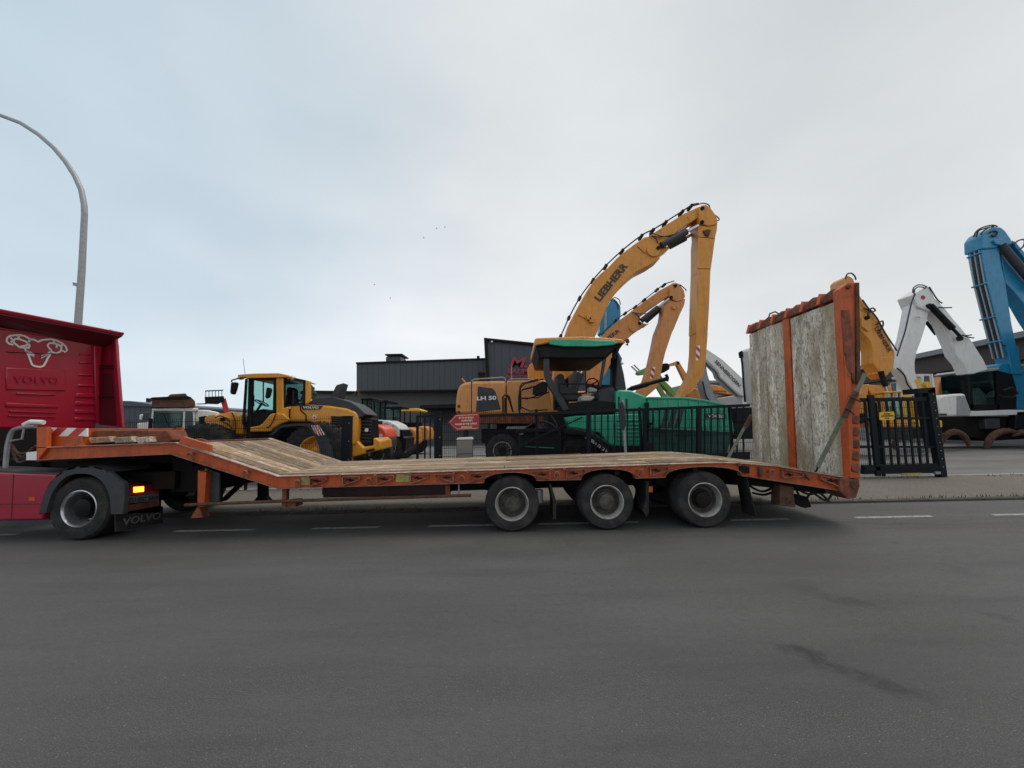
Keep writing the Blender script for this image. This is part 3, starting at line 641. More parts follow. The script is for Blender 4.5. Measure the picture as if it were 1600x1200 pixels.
# rear end
FRr = Fr(0, YN-.03, 0)
T.part('rear_end_box', MB().prism(FRr, [(1313, 747), (1343, 748), (1344, 760), (1338, 778), (1325, 780), (1312, 768)], 0, .25), 'rusty_orange', bev=.012)
T.part('rear_cross_beam', MB().box(pn(1313, 750).x, pn(1339, 750).x, YN+.22, YF, pn(1325, 776).z, pn(1325, 751).z), 'rusty_orange', bev=.01)
T.part('hinge_tube', MB().tube([pn(1336, 757, YN-.05), pn(1336, 757, YN-.05)+Vector((0, .3, 0))], .055, 14), 'rust')
T.part('end_slot', MB().prism(FRr, [(1157, 727), (1171, 729), (1171, 740), (1158, 738)], .03, .05), 'dark_steel'); T.part('end_slot', MB().prism(FRr, [(1187, 730), (1192, 731), (1192, 746), (1187, 744)], .02, .05), 'rust')
T.part('pointed_gusset', MB().prism(FRr, [(1256, 738), (1276, 741), (1266, 751)], .0, .04), 'rusty_orange', bev=.004)
T.part('stabiliser_leg', MB().prism(FN, [(1219, 757), (1240, 761), (1243, 793), (1218, 790)], .15, .2), 'rust', bev=.01)
for c_ in ((1229.5, 779), (1236, 785)): joint(T, FN, c_, 2, .14, .03, 'decal_black', name='bolt_hole')
T.part('light_bracket', MB().prism(FN, [(1244, 772), (1262, 776), (1268, 792), (1258, 794), (1240, 786)], .4, .1), 'dark_steel')
for pts in ([(1176, 770), (1195, 773), (1215, 765)], [(1165, 755), (1190, 768), (1212, 760), (1220, 762)], [(1244, 765), (1256, 785), (1268, 770), (1290, 782), (1300, 772)], [(1240, 760), (1262, 772), (1280, 770), (1296, 784)]):
    T.part('hose', MB().tube(cr([P(x, y, 6.2) for x, y in pts]), .018, 6), 'hose_rubber')
T.part('rear_underbody', MB().ext([P(1150, 744, 6.0), P(1300, 764, 6.0), P(1290, 772, 6.0), P(1150, 756, 6.0)], (0, 1.6, 0)), 'dark_steel')
# ramp (folded up)
b0 = pn(1329, 746); t0 = pn(1312, 465); b0.y = t0.y = 0
def rp(y, k, dx=0.): p = b0+(t0-b0)*k; return Vector((p.x+dx, y, p.z))
rY0, rY1 = YN+.07, YF-.02
xpix = [1328, 1301, 1272, 1243.5, 1231, 1216, 1200, 1187, 1172]
edges = [4.72*620/(x-800) for x in xpix]; kk = (rY1-rY0)/(edges[-1]-edges[0]); edges = [rY0+(e-edges[0])*kk for e in edges]
RAMP = T.part('rear_ramp', MB().loft([rp(rY0, 0, .05), rp(rY1, 0, .05), rp(rY1, 1, .05), rp(rY0, 1, .05)], [rp(rY0, 0, .12), rp(rY1, 0, .12), rp(rY1, 1, .12), rp(rY0, 1, .12)]), 'rusty_orange')
for i, (a, b) in enumerate(zip(edges, edges[1:])):
    if i == 3: T.part('ramp_rib', MB().loft([rp(a+.01, 0, -.01), rp(b-.01, 0, -.01), rp(b-.01, 1, -.01), rp(a+.01, 1, -.01)], [rp(a+.01, 0, .05), rp(b-.01, 0, .05), rp(b-.01, 1, .05), rp(a+.01, 1, .05)]), 'orange_paint', RAMP)
    else:
        j = random.uniform(-.008, .008); kt = 1-random.uniform(0, .012)
        T.part('ramp_plank', MB().loft([rp(a+.004, 0, j), rp(b-.004, 0, j), rp(b-.004, kt, j), rp(a+.004, kt, j)], [rp(a+.004, 0, .05), rp(b-.004, 0, .05), rp(b-.004, kt, .05), rp(a+.004, kt, .05)]), 'rampwood', RAMP, bev=.008)
for y, yy, bx in ((YN-.05, YN+.07, 0), (rY1, rY1+.08, .12)):
    o = [P(x, z, YN-.05) for x, z in [(1328, 747), (1312, 466), (1311, 452), (1325, 441), (1342, 441), (1344, 747)]]
    T.part('ramp_side_beam', MB().ext([Vector((p.x+(bx if k in (0, 1, 2) else 0), y, p.z)) for k, p in enumerate(o)], (0, yy-y, 0)), 'orange_paint', RAMP, bev=.008)
T.part('ramp_edge_strip', MB().prism(Fr(0, YN-.06), [(1338, 442), (1343, 441), (1345, 600), (1339, 600)], -.02, .1), 'rust', RAMP, bev=.004)
T.part('beam_web_plate', MB().prism(Fr(0, YN-.06), [(1316, 484), (1327, 484), (1336, 560), (1336, 600), (1322, 570)], -.02, .03), 'rusty_orange', RAMP, bev=.005)
T.part('beam_web_plate', MB().prism(Fr(0, YN-.06), [(1317, 487), (1327, 488), (1333, 700), (1329, 740)], -.012, .03), 'orange_paint', RAMP, bev=.004)
joint(T, Fr(0, YN-.08), (1328, 585), 3.2, 0, .03, 'worn_edge', parent=RAMP); joint(T, Fr(0, YN-.08), (1327, 448), 3, 0, .03, 'rust', parent=RAMP)
for i in range(5):
    y = 650+i*19; m = MB().prism(Fr(0, YN-.07), [(1331, y), (1342, y-2), (1345, y+5), (1342, y+13), (1332, y+11)], 0, .12); T.part('ramp_lug', m, 'rusty_orange', RAMP, bev=.012)
nt_ = 6; w6 = (rY1+.08-rY0)/nt_
for i in range(nt_):
    a = rY0-.02+i*w6; b = a+w6*.86; h = .17
    q = [rp(a, 1.0, -.02), rp(b, 1.0, -.02), rp(b, 1.0, -.02)+Vector((0, -.06, h*.62)), rp(a, 1.0, -.02)+Vector((0, .05, h*1.0))]
    m = MB().loft(q, [p+Vector((.17, 0, .02)) for p in q]); T.part('ramp_toe', m, 'rusty_orange', RAMP, bev=.018)
    T.part('ramp_toe_web', MB().loft([rp(b-.05, 1, -.06), rp(b+.02, 1, -.06), rp(b+.01, 1, .0)+Vector((0, 0, .19)), rp(b-.05, 1, .0)+Vector((0, 0, .17))], [rp(b-.05, 1, .1), rp(b+.02, 1, .1), rp(b+.01, 1, .12)+Vector((0, 0, .19)), rp(b-.05, 1, .12)+Vector((0, 0, .17))]), 'orange_paint', RAMP, bev=.008)
for x, y in ((1208, 490), ):
    T.part('hose', MB().tube([P(a, b, 7.6) for a, b in ((1200, 500), (1203, 490), (1211, 487), (1218, 491), (1216, 499))], .015, 6), 'hose_rubber', RAMP)
# lashing straps
def strap(label, p, w, loc):
    S = Thing('lashing_strap', label, 'strap', loc); o = S.part('webbing', MB().ribbon(p, w, (-.75, -.65, .1), .006), 'strap_fabric'); return S
S = strap('olive lashing strap with ratchet buckle on the near edge of the raised ramp', [P(1352, 583, 5.56), P(1345, 600, 5.55), P(1333, 622, 5.55)], .055, P(1277, 735, 5.85))
S.part('webbing', MB().ribbon([P(1323, 640, 5.56), P(1300, 686, 5.70), P(1277, 731, 5.84)], .055, (-.75, -.65, .1), .006), 'strap_fabric')
m = MB().ribbon([P(1337, 612, 5.53), P(1318, 652, 5.54)], .07, (-.3, -.95, 0), .03); m.tube([P(1326, 618, 5.5), P(1345, 628, 5.5)], .012, 8); m.tube([P(1322, 637, 5.5), P(1335, 648, 5.5)], .012, 8)
S.part('ratchet_buckle', m, 'rust', bev=.004)
S.part('hook', MB().tube([P(1279, 726, 5.84), P(1276, 735, 5.84), P(1271, 741, 5.8)], .014, 6), 'dark_steel')
S = strap('grey lashing strap running from the far ramp edge down to the deck', [P(1174, 648, 8.02), P(1137, 717, 7.95)], .06, P(1137, 717, 7.95))
S.part('ratchet_buckle', MB().ribbon([P(1174, 650, 8.0), P(1165, 667, 8.0)], .075, (-.3, -.95, 0), .03), 'rust')

# ================================================================== TRUCK
XC = -8.35; XR = -7.97
T = Thing('semi_truck', 'dark red tractor truck with white ram head outline on its cab back', 'truck', (-8.6, 6.9, 0))
FC = Fr(XC, 0, 90); FX = Fr(XR, 0, 90)
a = [FC.pt(-70, 481), FC.pt(156, 522), FC.pt(160, 600), FC.pt(160, 668), FC.pt(-70, 690)]
a[0].y = max(a[0].y, 5.66)
zt0 = FC.pt(0, 500).z; 
Yn, Yf = 5.68, 8.0
zc_top = FC.pt(0, 508).z; zc_bot = FC.pt(60, 672).z
T.part('cab_shell', MB().box(XC-1.6, XC, Yn, Yf, zc_bot, zc_top+.1), 'truck_red', bev=.06)
# roof spoiler with overhanging lip
za = FX.pt(0, 484).z; zb = FX.pt(172, 514).z
m = MB().loft([(XC-1.4, Yn-.02, za+.25), (XR, Yn-.02, za), (XR-.03, Yn-.02, za-.07), (XC-1.4, Yn-.02, zc_top)], [(XC-1.4, 8.02, zb+.25), (XR, 8.02, zb), (XR-.03, 8.02, zb-.07), (XC-1.4, 8.02, zc_top)])
T.part('roof_spoiler', m, 'truck_red', bev=.02)
T.part('cab_underbody', MB().box(XC-1.5, XC+.05, Yn+.1, Yf-.1, .75, zc_bot+.02), 'dark_steel')
T.part('engine_tunnel', MB().box(XC, XC+1.0, 6.25, 7.5, .85, 1.12), 'dark_steel', bev=.03)
T.part('spoiler_underside_shade', MB().loft([(XR-.035, Yn, za-.085), (XR-.035, 8.0, zb-.085), (XC-.05, 8.0, zc_top-.05), (XC-.05, Yn, zc_top-.05)], [(XR-.035, Yn, za-.073), (XR-.035, 8.0, zb-.073), (XC-.05, 8.0, zc_top), (XC-.05, Yn, zc_top)]), 'truck_red_dark')  # dark red sheet, shade below the lip put into the colour
# far side extender: seen from inside
FE = Fr(0, 8.02, 0)
e_out = [(170, 514), (178, 517), (183, 540), (185.5, 600), (191, 668), (153, 664), (153, 535)]
T.part('side_extender', MB().prism(FE, e_out, 0, .05), 'truck_red', bev=.015)
T.part('extender_post', MB().prism(FE, [(174, 518), (180, 520), (184, 575), (191, 668), (183, 668), (178, 577)], -.07, .06), 'truck_red', bev=.012)
T.part('extender_recess', MB().prism(FE, [(160, 583), (174, 583), (180, 664), (158, 662)], -.02, .015), 'truck_red_dark')
for y in (571, 575, 620): T.part('grab_bar', MB().tube([FE.pt(138, y-1, -.15), FE.pt(160, y, -.06), FE.pt(177, y+1, -.06)], .012, 6), 'black_paint')
T.part('side_extender', MB().box(XC, XR, Yn-.04, Yn+.01, zc_bot, zc_top), 'truck_red', bev=.01)
# pressed ribs
def rib(x0, x1, y0, y1, h=.018): T.part('pressed_rib', MB().prism(FC, [(x0, y0), (x1, y0+(x1-x0)*.05), (x1, y1+(x1-x0)*.02), (x0, y1)], -h, h+.01), 'truck_red', bev=.016)
for r in ((10, 103, 574, 609), (27, 88, 613, 617), (10, 92, 629, 636), (16, 88, 641, 644), (14, 88, 648, 651), (125, 143, 552, 555), (125, 145, 565, 568), (124, 147, 584, 587), (122, 150, 600, 604), (120, 152, 614, 621), (118, 153, 627, 633), (118, 153, 640, 646), (118, 153, 652, 657), (12, 108, 549, 551)): rib(*r)
T.part('cab_seam', MB().prism(FC, [(-20, 508), (152, 536), (152, 538), (-20, 510.5)], -.03, .03), 'truck_red', bev=.006)
T.part('wall_flange', MB().prism(FC, [(147, 540), (153, 541), (157, 662), (151, 662)], -.04, .05), 'truck_red', bev=.012)
text(T, 'embossed_lettering', 'VOLVO', FC.pt(22, 598, -.03), FC.pt(92, 599, -.03), .12, FC.n, 'truck_red', depth=.001, bold=.01)
# ram head outline
ram = [[(115, 250), (123, 268), (133, 285), (142, 310), (150, 330), (165, 337), (188, 340), (203, 335), (214, 318), (222, 300), (232, 285), (240, 268), (240, 262)],
       [(115, 250), (92, 248), (78, 238), (66, 228), (62, 215), (72, 208), (92, 210), (118, 220), (130, 228), (122, 240), (95, 244)],
       [(62, 236), (42, 232), (30, 220), (32, 205), (45, 195), (65, 192), (90, 190), (115, 195), (140, 210), (158, 212), (178, 222), (196, 214), (215, 212), (240, 210), (268, 218), (292, 230), (308, 245), (314, 262), (304, 270), (290, 262)],
       [(240, 262), (228, 250), (222, 238), (232, 228), (255, 230), (275, 236), (288, 248), (282, 268), (262, 276), (245, 270)],
       [(122, 262), (140, 280), (162, 292), (158, 284), (140, 270)], [(236, 268), (215, 285), (190, 297), (196, 290), (215, 282)],
       [(130, 228), (138, 240), (134, 252), (122, 248)], [(48, 203), (58, 212)], [(90, 192), (84, 206)], [(140, 210), (134, 222)], [(255, 215), (248, 228)], [(296, 236), (284, 240)], [(60, 215), (50, 225)], [(270, 236), (262, 250)]]
m = MB()
for st in ram: m.ribbon([FC.pt(x/3, 460+y/3, -.004) for x, y in st], .03, FC.n*-1, .004)
T.part('ram_emblem', m, 'decal_white', smooth=0, kind=None, label='white outline of a ram head on the cab back')
# chassis, skirt, mudguard
FT = Fr(0, 5.70, 0)
T.part('side_skirt', MB().prism(FT, [(-60, 736), (87, 742), (80, 775), (68, 800), (66, 812), (-60, 814)], 0, .5), 'truck_red', bev=.02)
T.part('skirt_seam', MB().prism(FT, [(-60, 787), (74, 787), (74, 788.6), (-60, 789)], -.004, .01), 'truck_red_dark'); T.part('skirt_seam', MB().prism(FT, [(20, 741), (21.2, 741), (18, 812), (16.8, 812)], -.004, .01), 'truck_red_dark')
T.part('skirt_top', MB().prism(FT, [(-60, 733), (100, 739), (100, 742), (-60, 738)], .02, .5), 'grey_plastic')
T.part('side_marker_lamp', MB().prism(FT, [(45, 777), (54, 777), (54, 782.5), (45, 782.5)], -.01, .03), 'orange_paint')
T.part('chassis_frame', MB().box(-9.2, -5.2, 6.2, 6.5, .62, .88), 'dark_steel'); T.part('chassis_frame', MB().box(-9.2, -5.2, 7.3, 7.6, .62, .88), 'dark_steel')
T.part('coupling_plate', MB().box(-7.0, -6.1, 6.3, 7.5, .9, 1.08), 'dark_steel', bev=.02)
mg = C1([(185, 1025), (200, 960), (225, 900), (265, 850), (320, 818), (385, 806), (450, 808), (505, 830), (555, 870), (585, 900), (575, 1030), (520, 1030), (515, 960), (500, 910), (470, 870), (425, 845), (370, 840), (320, 850), (280, 880), (245, 930), (225, 985), (215, 1025)])
m = MB(); n2 = len(mg)//2; A = [FT.pt(x, y, -.02) for x, y in mg[:n2]]; B = [FT.pt(x, y, -.02) for x, y in mg[n2:]][::-1]; A = cr(A, 3); B = cr(B, 3); n2 = len(A)
for i in range(n2-1):
    q = [A[i], A[i+1], B[i+1], B[i]]; m.hexa(q, [p+Vector((0, .07, 0)) for p in q])
T.part('mudguard', m, 'grey_plastic')
m = MB()
for i in range(n2-1):
    if i > n2-11: continue
    q = [A[i], A[i+1], A[i+1]+Vector((0, .7, 0)), A[i]+Vector((0, .7, 0))]; m.hexa(q, [p+(Vector((0, 0, -.02)) if 6 < i < n2-9 else Vector((.0, 0, -.015))) for p in q])
T.part('mudguard_shell', m, 'grey_plastic')
c = P(123.5, 795, 5.73); R = c.z
wheel(T, (c.x, 5.73, R), (0, 1, 0), R, .29, rim=.575, deep=.17, rimmat='alloy_rim', hubmat='black_paint', hub=.34)
wheel(T, (c.x, 6.04, R), (0, 1, 0), R, .29, rim=.575, slots=False)
wheel(T, (c.x, 8.08, R+.04), (0, -1, 0), R, .29, slots=False); wheel(T, (c.x, 7.77, R+.04), (0, -1, 0), R, .29, slots=False)
T.part('axle', MB().tube([(c.x, 6.3, R), (c.x, 7.5, R)], .12, 12), 'dark_steel')
# rear face items, plane X = const
XB = -5.55; FB = Fr(XB, 0, 90)
T.part('rear_light_unit', MB().prism(FB, [(193, 757), (249, 757), (249, 772), (193, 775)], 0, .08), 'lens_red', bev=.008)
T.part('indicator_lamp', MB().prism(FB, [(210, 761), (225, 760), (225, 768), (210, 769.5)], -.012, .012), 'indicator_amber')
T.part('number_plate', MB().prism(FB, [(197, 776), (248, 771), (248, 782), (197, 787)], -.002, .012), 'flap_letter')
text(T, 'plate_lettering', 'ZU SEC 3810', FB.pt(199, 785.5, -.003), FB.pt(246, 780.5, -.003), .062, FB.n, 'grey_plastic', bold=.02)
T.part('plate_holder', MB().prism(FB, [(190, 752), (252, 752), (252, 800), (190, 803)], .02, .05), 'black_paint')
T.part('reflective_strip', MB().prism(FB, [(191, 790), (249, 782), (249, 790), (191, 801)], -.002, .01), 'rusty_orange')
T.part('mud_flap', MB().prism(FB, [(180, 800), (255, 791), (255, 817), (181, 831)], .02, .015), 'rubber', label='black rubber mud flap with grey lettering')
text(T, 'flap_lettering', 'VOLVO', FB.pt(190, 821, .016), FB.pt(250, 810, .016), .1, FB.n, 'flap_letter', bold=.02)
T.part('rear_cross_member', MB().box(XB-.3, XB-.08, 5.8, 8.0, .55, .75), 'dark_steel')
# air line stand behind the cab
FS = Fr(0, 6.0, 0)
T.part('air_line_stand', MB().tube(cr([FS.pt(*p) for p in ((8, 735), (10, 710), (13, 690), (20, 673), (35, 668), (55, 666))]), .03, 8), 'galvanised')
T.part('air_line_stand', MB().tube([FS.pt(*p) for p in ((38, 664), (48, 659), (68, 660))], .035, 8), 'decal_white'); T.part('air_line_stand', MB().tube([FS.pt(*p) for p in ((15, 690), (22, 688), (34, 686), (38, 668))], .015, 6), 'galvanised')
for pts in ([(18, 700), (30, 708), (45, 706), (56, 696)], [(18, 694), (34, 714), (50, 700)], [(20, 704), (28, 722), (48, 716)]): T.part('air_hose', MB().tube(cr([FS.pt(*p) for p in pts]), .014, 6), 'rust')

# ================================================================== FENCES, GATES AND STREET THINGS
def mesh_fence(T, y, x0, x1, z0, z1, mat='anthracite'):
    m = MB(); x = x0; w = .0035
    def vb(x, za, zb): m.v += [Vector((x-w, y, za)), Vector((x+w, y, za)), Vector((x, y+w*2, za)), Vector((x-w, y, zb)), Vector((x+w, y, zb)), Vector((x, y+w*2, zb))]; k = len(m.v)-6; m.f += [(k, k+1, k+4, k+3), (k+1, k+2, k+5, k+4), (k+2, k, k+3, k+5)]
    while x < x1: vb(x, z0, z1); x += .05
    T.part('mesh_wires', m, mat, kind='stuff', smooth=0)
    z = z0+.06
    while z < z1: T.part('mesh_rail', MB().box(x0, x1, y-.010, y+.010, z-.005, z+.005), mat); z += .2
zt_l = P(480, 650, FY).z
xl1 = P(541, 700, FY).x; xr0 = P(684, 700, FY).x
T = Thing('mesh_fence', 'dark grey wire mesh fence in front of the yellow wheel loader', 'fence', (-8, FY, 0)); mesh_fence(T, FY, -19, xl1-.05, .1, zt_l)
for i in range(6): x = xl1-2.5*(i+1); T.part('fence_post', MB().box(x-.03, x+.03, FY+.02, FY+.06, 0, zt_l+.02), 'anthracite')
def post(label, pxl, pxr, pyt, Y, cap=False, grp=None):
    x0 = P(pxl, 690, Y).x; x1 = P(pxr, 690, Y).x; z = P(pxl, pyt, Y).z; c = ((x0+x1)/2, Y, 0)
    Tp = Thing('gate_post', label, 'post', c, grp); Tp.part('post', MB().box(x0, x1, Y-.07, Y+.09, 0, z), 'anthracite', bev=.006); Tp.part('post_cap', MB().box(x0-.008, x1+.008, Y-.08, Y+.1, z+.001, z+.03), 'anthracite', bev=.006)
    for i in range(4): Tp.part('bolt', MB().lathe((x1-.03, Y-.075, z-.15-i*.45), (0, 1, 0), [(.001, 0), (.012, 0), (.012, .02)], 8), 'galvanised')
    return Tp
post('wide dark gate post standing behind the slope of the trailer deck', 534.5, 548.5, 652, FY)
post('dark square gate post left of the red arrow sign', 679, 690, 646, FY)
T = Thing('mesh_fence', 'long dark wire mesh fence behind the trailer from arrow sign to ramp', 'fence', (4, FY+.12, 0))
zt_r = P(860, 640, FY+.12).z; mesh_fence(T, FY+.12, xr0+.1, P(1455, 700, FY).x, .1, zt_r)
for px in (840, 1006, 1150, 1235, 1385): x = P(px, 700, FY).x; T.part('fence_post', MB().box(x-.03, x+.03, FY+.14, FY+.19, 0, zt_r+.02), 'anthracite')
# open bar frame beside the post (640..680)
T = Thing('bar_gate', 'small dark bar gate standing open left of the arrow sign', 'gate', (P(665, 700, FY).x, FY, 0))
FG = Fr(0, FY+.35)
T.part('gate_frame', MB().prism(FG, [(650, 649), (678, 648), (678, 652), (650, 653)], 0, .05), 'anthracite')
for px, w in ((650, 4), (662.5, 2.2), (671, 2.0)): T.part('bar', MB().prism(FG, [(px, 653), (px+w, 653), (px+w, 722), (px, 722)], .01, .03), 'anthracite')
T.part('bottom_rail', MB().prism(FG, [(650, 722), (678, 722), (678, 728), (650, 728)], 0, .05), 'anthracite')
# sliding gate
FG = Fr(0, FY-.12)
T = Thing('sliding_gate', 'dark bar sliding gate with diagonal brace, parked behind the middle of the trailer', 'gate', (P(1000, 700, FY).x, FY-.12, 0))
yt = lambda x: 648-(x-740)*.0395
T.part('top_rail', MB().prism(FG, [(735, yt(735)), (1172, yt(1172)), (1172, yt(1172)+4.5), (735, yt(735)+4.5)], 0, .08), 'anthracite', bev=.004)
T.part('bottom_rail', MB().prism(FG, [(760, 720), (1172, 706), (1172, 718), (760, 730)], 0, .1), 'anthracite')
T.part('brace', MB().bar(FG.pt(768, 716, .03), FG.pt(910, 652, .03), .03, .035), 'galvanised' if False else 'black_paint')
for px, w in ((917, 6.5), (1006, 5), (1090, 6.5)): T.part('gate_upright', MB().prism(FG, [(px, yt(px)+4), (px+w, yt(px)+4), (px+w, 722), (px, 722)], -.005, .09), 'anthracite')
bx = 929.
while bx < 1168:
    if not any(abs(bx-q) < 7 for q in (919, 1008, 1093)): T.part('bar', MB().prism(FG, [(bx, yt(bx)+4), (bx+1.9, yt(bx)+4), (bx+1.9, 720), (bx, 720)], .02, .03), 'anthracite')
    bx += 10.1
# right gate with portal
T = Thing('bar_gate', 'dark bar gate with tall leaning portal right of the raised ramp', 'gate', (P(1420, 740, FY).x, FY-.1, 0))
FG = Fr(0, FY-.14)
def gp(n, pts, d=0, t=.05, mat='anthracite', **k): return T.part(n, MB().prism(FG, pts, d, t), mat, **k)
gp('top_rail', [(1345, 622), (1452, 620), (1452, 626), (1345, 628)], 0, .06); gp('mid_rail', [(1345, 653), (1465, 651), (1465, 654.5), (1345, 657)]); gp('lower_rail', [(1345, 696), (1470, 697), (1470, 700), (1345, 700)])
gp('bottom_rail', [(1350, 727), (1470, 724), (1471, 739), (1350, 741)], -.02, .1); gp('roller_track', [(1352, 730), (1469, 728), (1470, 733), (1352, 735)], -.04, .02, 'black_paint')
gp('gate_upright', [(1357, 617), (1366, 617), (1377, 744), (1370, 744)], -.04, .06)
gp('portal_post', [(1434, 608), (1440, 607), (1458, 700), (1452, 700)], .3, .12); gp('portal_post', [(1450, 610), (1461, 605), (1481, 745), (1471, 746)], -.04, .16, bev=.006)
gp('portal_head', [(1434, 607), (1461, 605), (1462, 613), (1435, 615)], -.04, .4)
for i in range(9):
    x = 1350+i*11.3
    if abs(x-1362) < 6: continue
    gp('bar', [(x, 626), (x+3.2, 626), (x+3.2+9, 727), (x+9, 727)], .01, .03)
for i in range(10): joint(T, FG, (1458.5+i*1.75, 616+i*12.6), .7, -.05, .02, 'galvanised', name='bolt')
gp('latch', [(1462, 737), (1470, 737), (1470, 741), (1462, 741)], -.06, .05, 'galvanised'); gp('track_teeth', [(1410, 739.5), (1441, 739), (1441, 742), (1410, 742.5)], -.05, .03, 'plate_yellow')
# signs
def sign(name, label, pts, loc, fr, mat, lines, lmat, border=None):
    S = Thing(name, label, 'sign', loc); S.part('sign_panel', MB().prism(fr, pts, 0, .012), mat)
    if border: S.part('border_line', MB().tube([fr.pt(x, y, -.003) for x, y in border], .006, 4, True), lmat)
    for s_, a, b, h in lines: ftext(S, fr, 'lettering', s_, a, b, h, 0, lmat, bold=.025)
    return S
FSg = Fr(0, FY-.32)
S = sign('arrow_sign', 'dark red arrow-shaped sign with pale lettering pointing left', [(700, 660), (712, 647.5), (747, 645.5), (749, 648), (749, 669), (747, 671), (714, 672.5), (711, 671)], P(725, 660, FY-.3), FSg, 'sign_red',
     [('BITTE IM BÜRO', (717, 654.2), (740, 653.6), 2.6), ('ANMELDEN', (720.5, 658.6), (738, 658), 2.6), ('PLEASE IN THE OFFICE', (711.5, 664.2), (745.5, 663), 2.6), ('ANNOUNCE', (720.5, 668.6), (738, 668), 2.6)], 'letter_cream',
     [(703, 660), (713, 649.5), (745.5, 647.8), (746.5, 669), (714, 670.3)])
S.part('sign_post', MB().prism(FSg, [(724, 672), (732, 672), (732, 716), (724, 716)], .06, .05), 'anthracite')
T = Thing('letterbox', 'grey steel letterbox with bright lid below the arrow sign', 'letterbox', P(726, 716, FY-.35)); FLb = Fr(0, FY-.42)
T.part('box_body', MB().prism(FLb, [(713.5, 688), (738, 687), (738, 717), (713.5, 718)], 0, .2), 'letterbox_steel', bev=.006); T.part('lid', MB().prism(FLb, [(712.5, 687), (715, 684), (737, 683), (738.5, 686.5)], -.02, .24), 'decal_white', bev=.004)
T.part('door_seam', MB().prism(FLb, [(714, 709), (737.5, 708), (737.5, 709), (714, 710)], -.003, .01), 'grey_plastic'); T.part('letterbox_stand', MB().prism(FLb, [(720, 718), (732, 717), (732, 745), (720, 746)], .05, .08), 'anthracite')
FYs = Fr(0, FY-.22)
sign('warning_sign', 'small yellow sign with dark lines of text on the right bar gate', [(1375, 644), (1396, 643), (1397.5, 645), (1397.5, 654.5), (1396, 656), (1375.5, 656.5), (1374.3, 655), (1374.3, 645.5)], P(1386, 650, FY-.2), FYs, 'decal_yellow',
     [('ACHTUNG', (1380.5, 647.8), (1391, 647.4), 2.1), ('AUTOMATISCHES', (1376.5, 651.2), (1395.5, 650.6), 2.1), ('TOR', (1382.5, 654.7), (1389.5, 654.4), 2.1)], 'decal_black')
T = Thing('round_traffic_sign', 'round grey-backed traffic sign seen nearly edge-on on a slim pole', 'sign', (P(973, 715, 8.9).x, 8.9, 0))
c = P(972, 650, 8.9); T.part('sign_disc', MB().lathe(c, (.9987, -.05, 0), [(.001, -.008), (.31, -.008), (.32, 0), (.31, .012), (.001, .012)], 32), 'grey_plastic')
T.part('pole', MB().tube([(c.x+.045, 8.93, 0), (c.x+.045, 8.93, c.z+.36)], .03, 10), 'galvanised'); T.part('clamp', MB().box(c.x, c.x+.06, 8.88, 8.98, c.z-.03, c.z+.03), 'galvanised')
# street lamp
YL = 9.4; T = Thing('street_lamp', 'tall grey street lamp with curved arm above the red truck', 'street lamp', (P(122, 505, YL).x, YL, 0))
base_ = P(122, 505, YL); topv = P(132, 335, YL); mid = P(128, 420, YL); line = [Vector((base_.x-.03, YL, 0)), Vector((base_.x, YL, base_.z)), Vector((mid.x, YL, mid.z)), topv]
for p in C1([(0, 0)])[:0]: pass
for px, py in ((131.5, 320), (127, 297), (117, 275), (102, 252), (84, 231), (60, 210), (32, 192), (0, 170+10), (-60, 146), (-130, 122)): line.append(P(px, py, YL))
T.part('pole', MB().tube(line[:4], [.074, .072, .068, .062], 16), 'galvanised')
T.part('curved_arm', MB().tube(line[3:], [.062, .061, .059, .057, .054, .052, .050, .047, .044, .042, .040], 14), 'galvanised')
e = line[-1]; T.part('lamp_head', MB().loft([e+Vector((.1, -.12, .06)), e+Vector((.1, .12, .06)), e+Vector((-.7, .16, .16)), e+Vector((-.7, -.16, .16))], [e+Vector((.05, -.12, -.05)), e+Vector((.05, .12, -.05)), e+Vector((-.68, .16, .0)), e+Vector((-.68, -.16, .0))]), 'grey_paint', bev=.03)
T.part('clamp', MB().prism(Fr(0, YL-.05), [(113, 441), (124, 443), (124, 449), (114, 446)], 0, .1), 'grey_paint')

# ================================================================== BUILDINGS
def slab(T, n, fr, pts, d, t, mat, **k): return T.part(n, MB().prism(fr, pts, d, t), mat, **k)
T = Thing('main_hall', 'dark blue-grey company hall with tilted sign tower and red lettering', 'building', (-3, 36, 0)); F36 = Fr(0, 36); F35 = Fr(0, 35)
gz = lambda x, fr: None
def down(fr, xa, ya, xb, yb, d): # outline reaching the ground under two top points
    A = fr.pt(xa, ya, d); B = fr.pt(xb, yb, d); return [Vector((A.x, A.y, 0)), A, B, Vector((B.x, B.y, 0))]
T.part('wall', MB().ext(down(F36, 488, 613, 762, 610, 0), (0, 16, 0)), 'wall_grey'); 
slab(T, 'roof_edge', F36, [(486, 610), (557, 611), (557, 615), (486, 614)], -.3, 16, 'black_paint')
pa = F36.pt(557, 567, -1); pb = F36.pt(764, 560, -1); qa = F36.pt(557, 612, -1); qb = F36.pt(764, 609, -1)
nb = 24
for i in range(nb):
    a = pa+(pb-pa)*(i/nb); b = pa+(pb-pa)*((i+1)/nb); c = qa+(qb-qa)*(i/nb); d = qa+(qb-qa)*((i+1)/nb); g = (b-a)*.015
    T.part('cladding_panel', MB().ext([a+g, b-g, d-g, c+g], (0, .08, 0)), 'cladding_blue')
T.part('upper_wall', MB().ext([pa, pb, qb, qa], (0, 14, 0)).ext([pa+Vector((0, .05, 0))]*0, (0, 1, 0)) if False else MB().ext([pa+Vector((0, .06, 0)), pb+Vector((0, .06, 0)), qb+Vector((0, .06, 0)), qa+Vector((0, .06, 0))], (0, 14, 0)), 'cladding_dark')
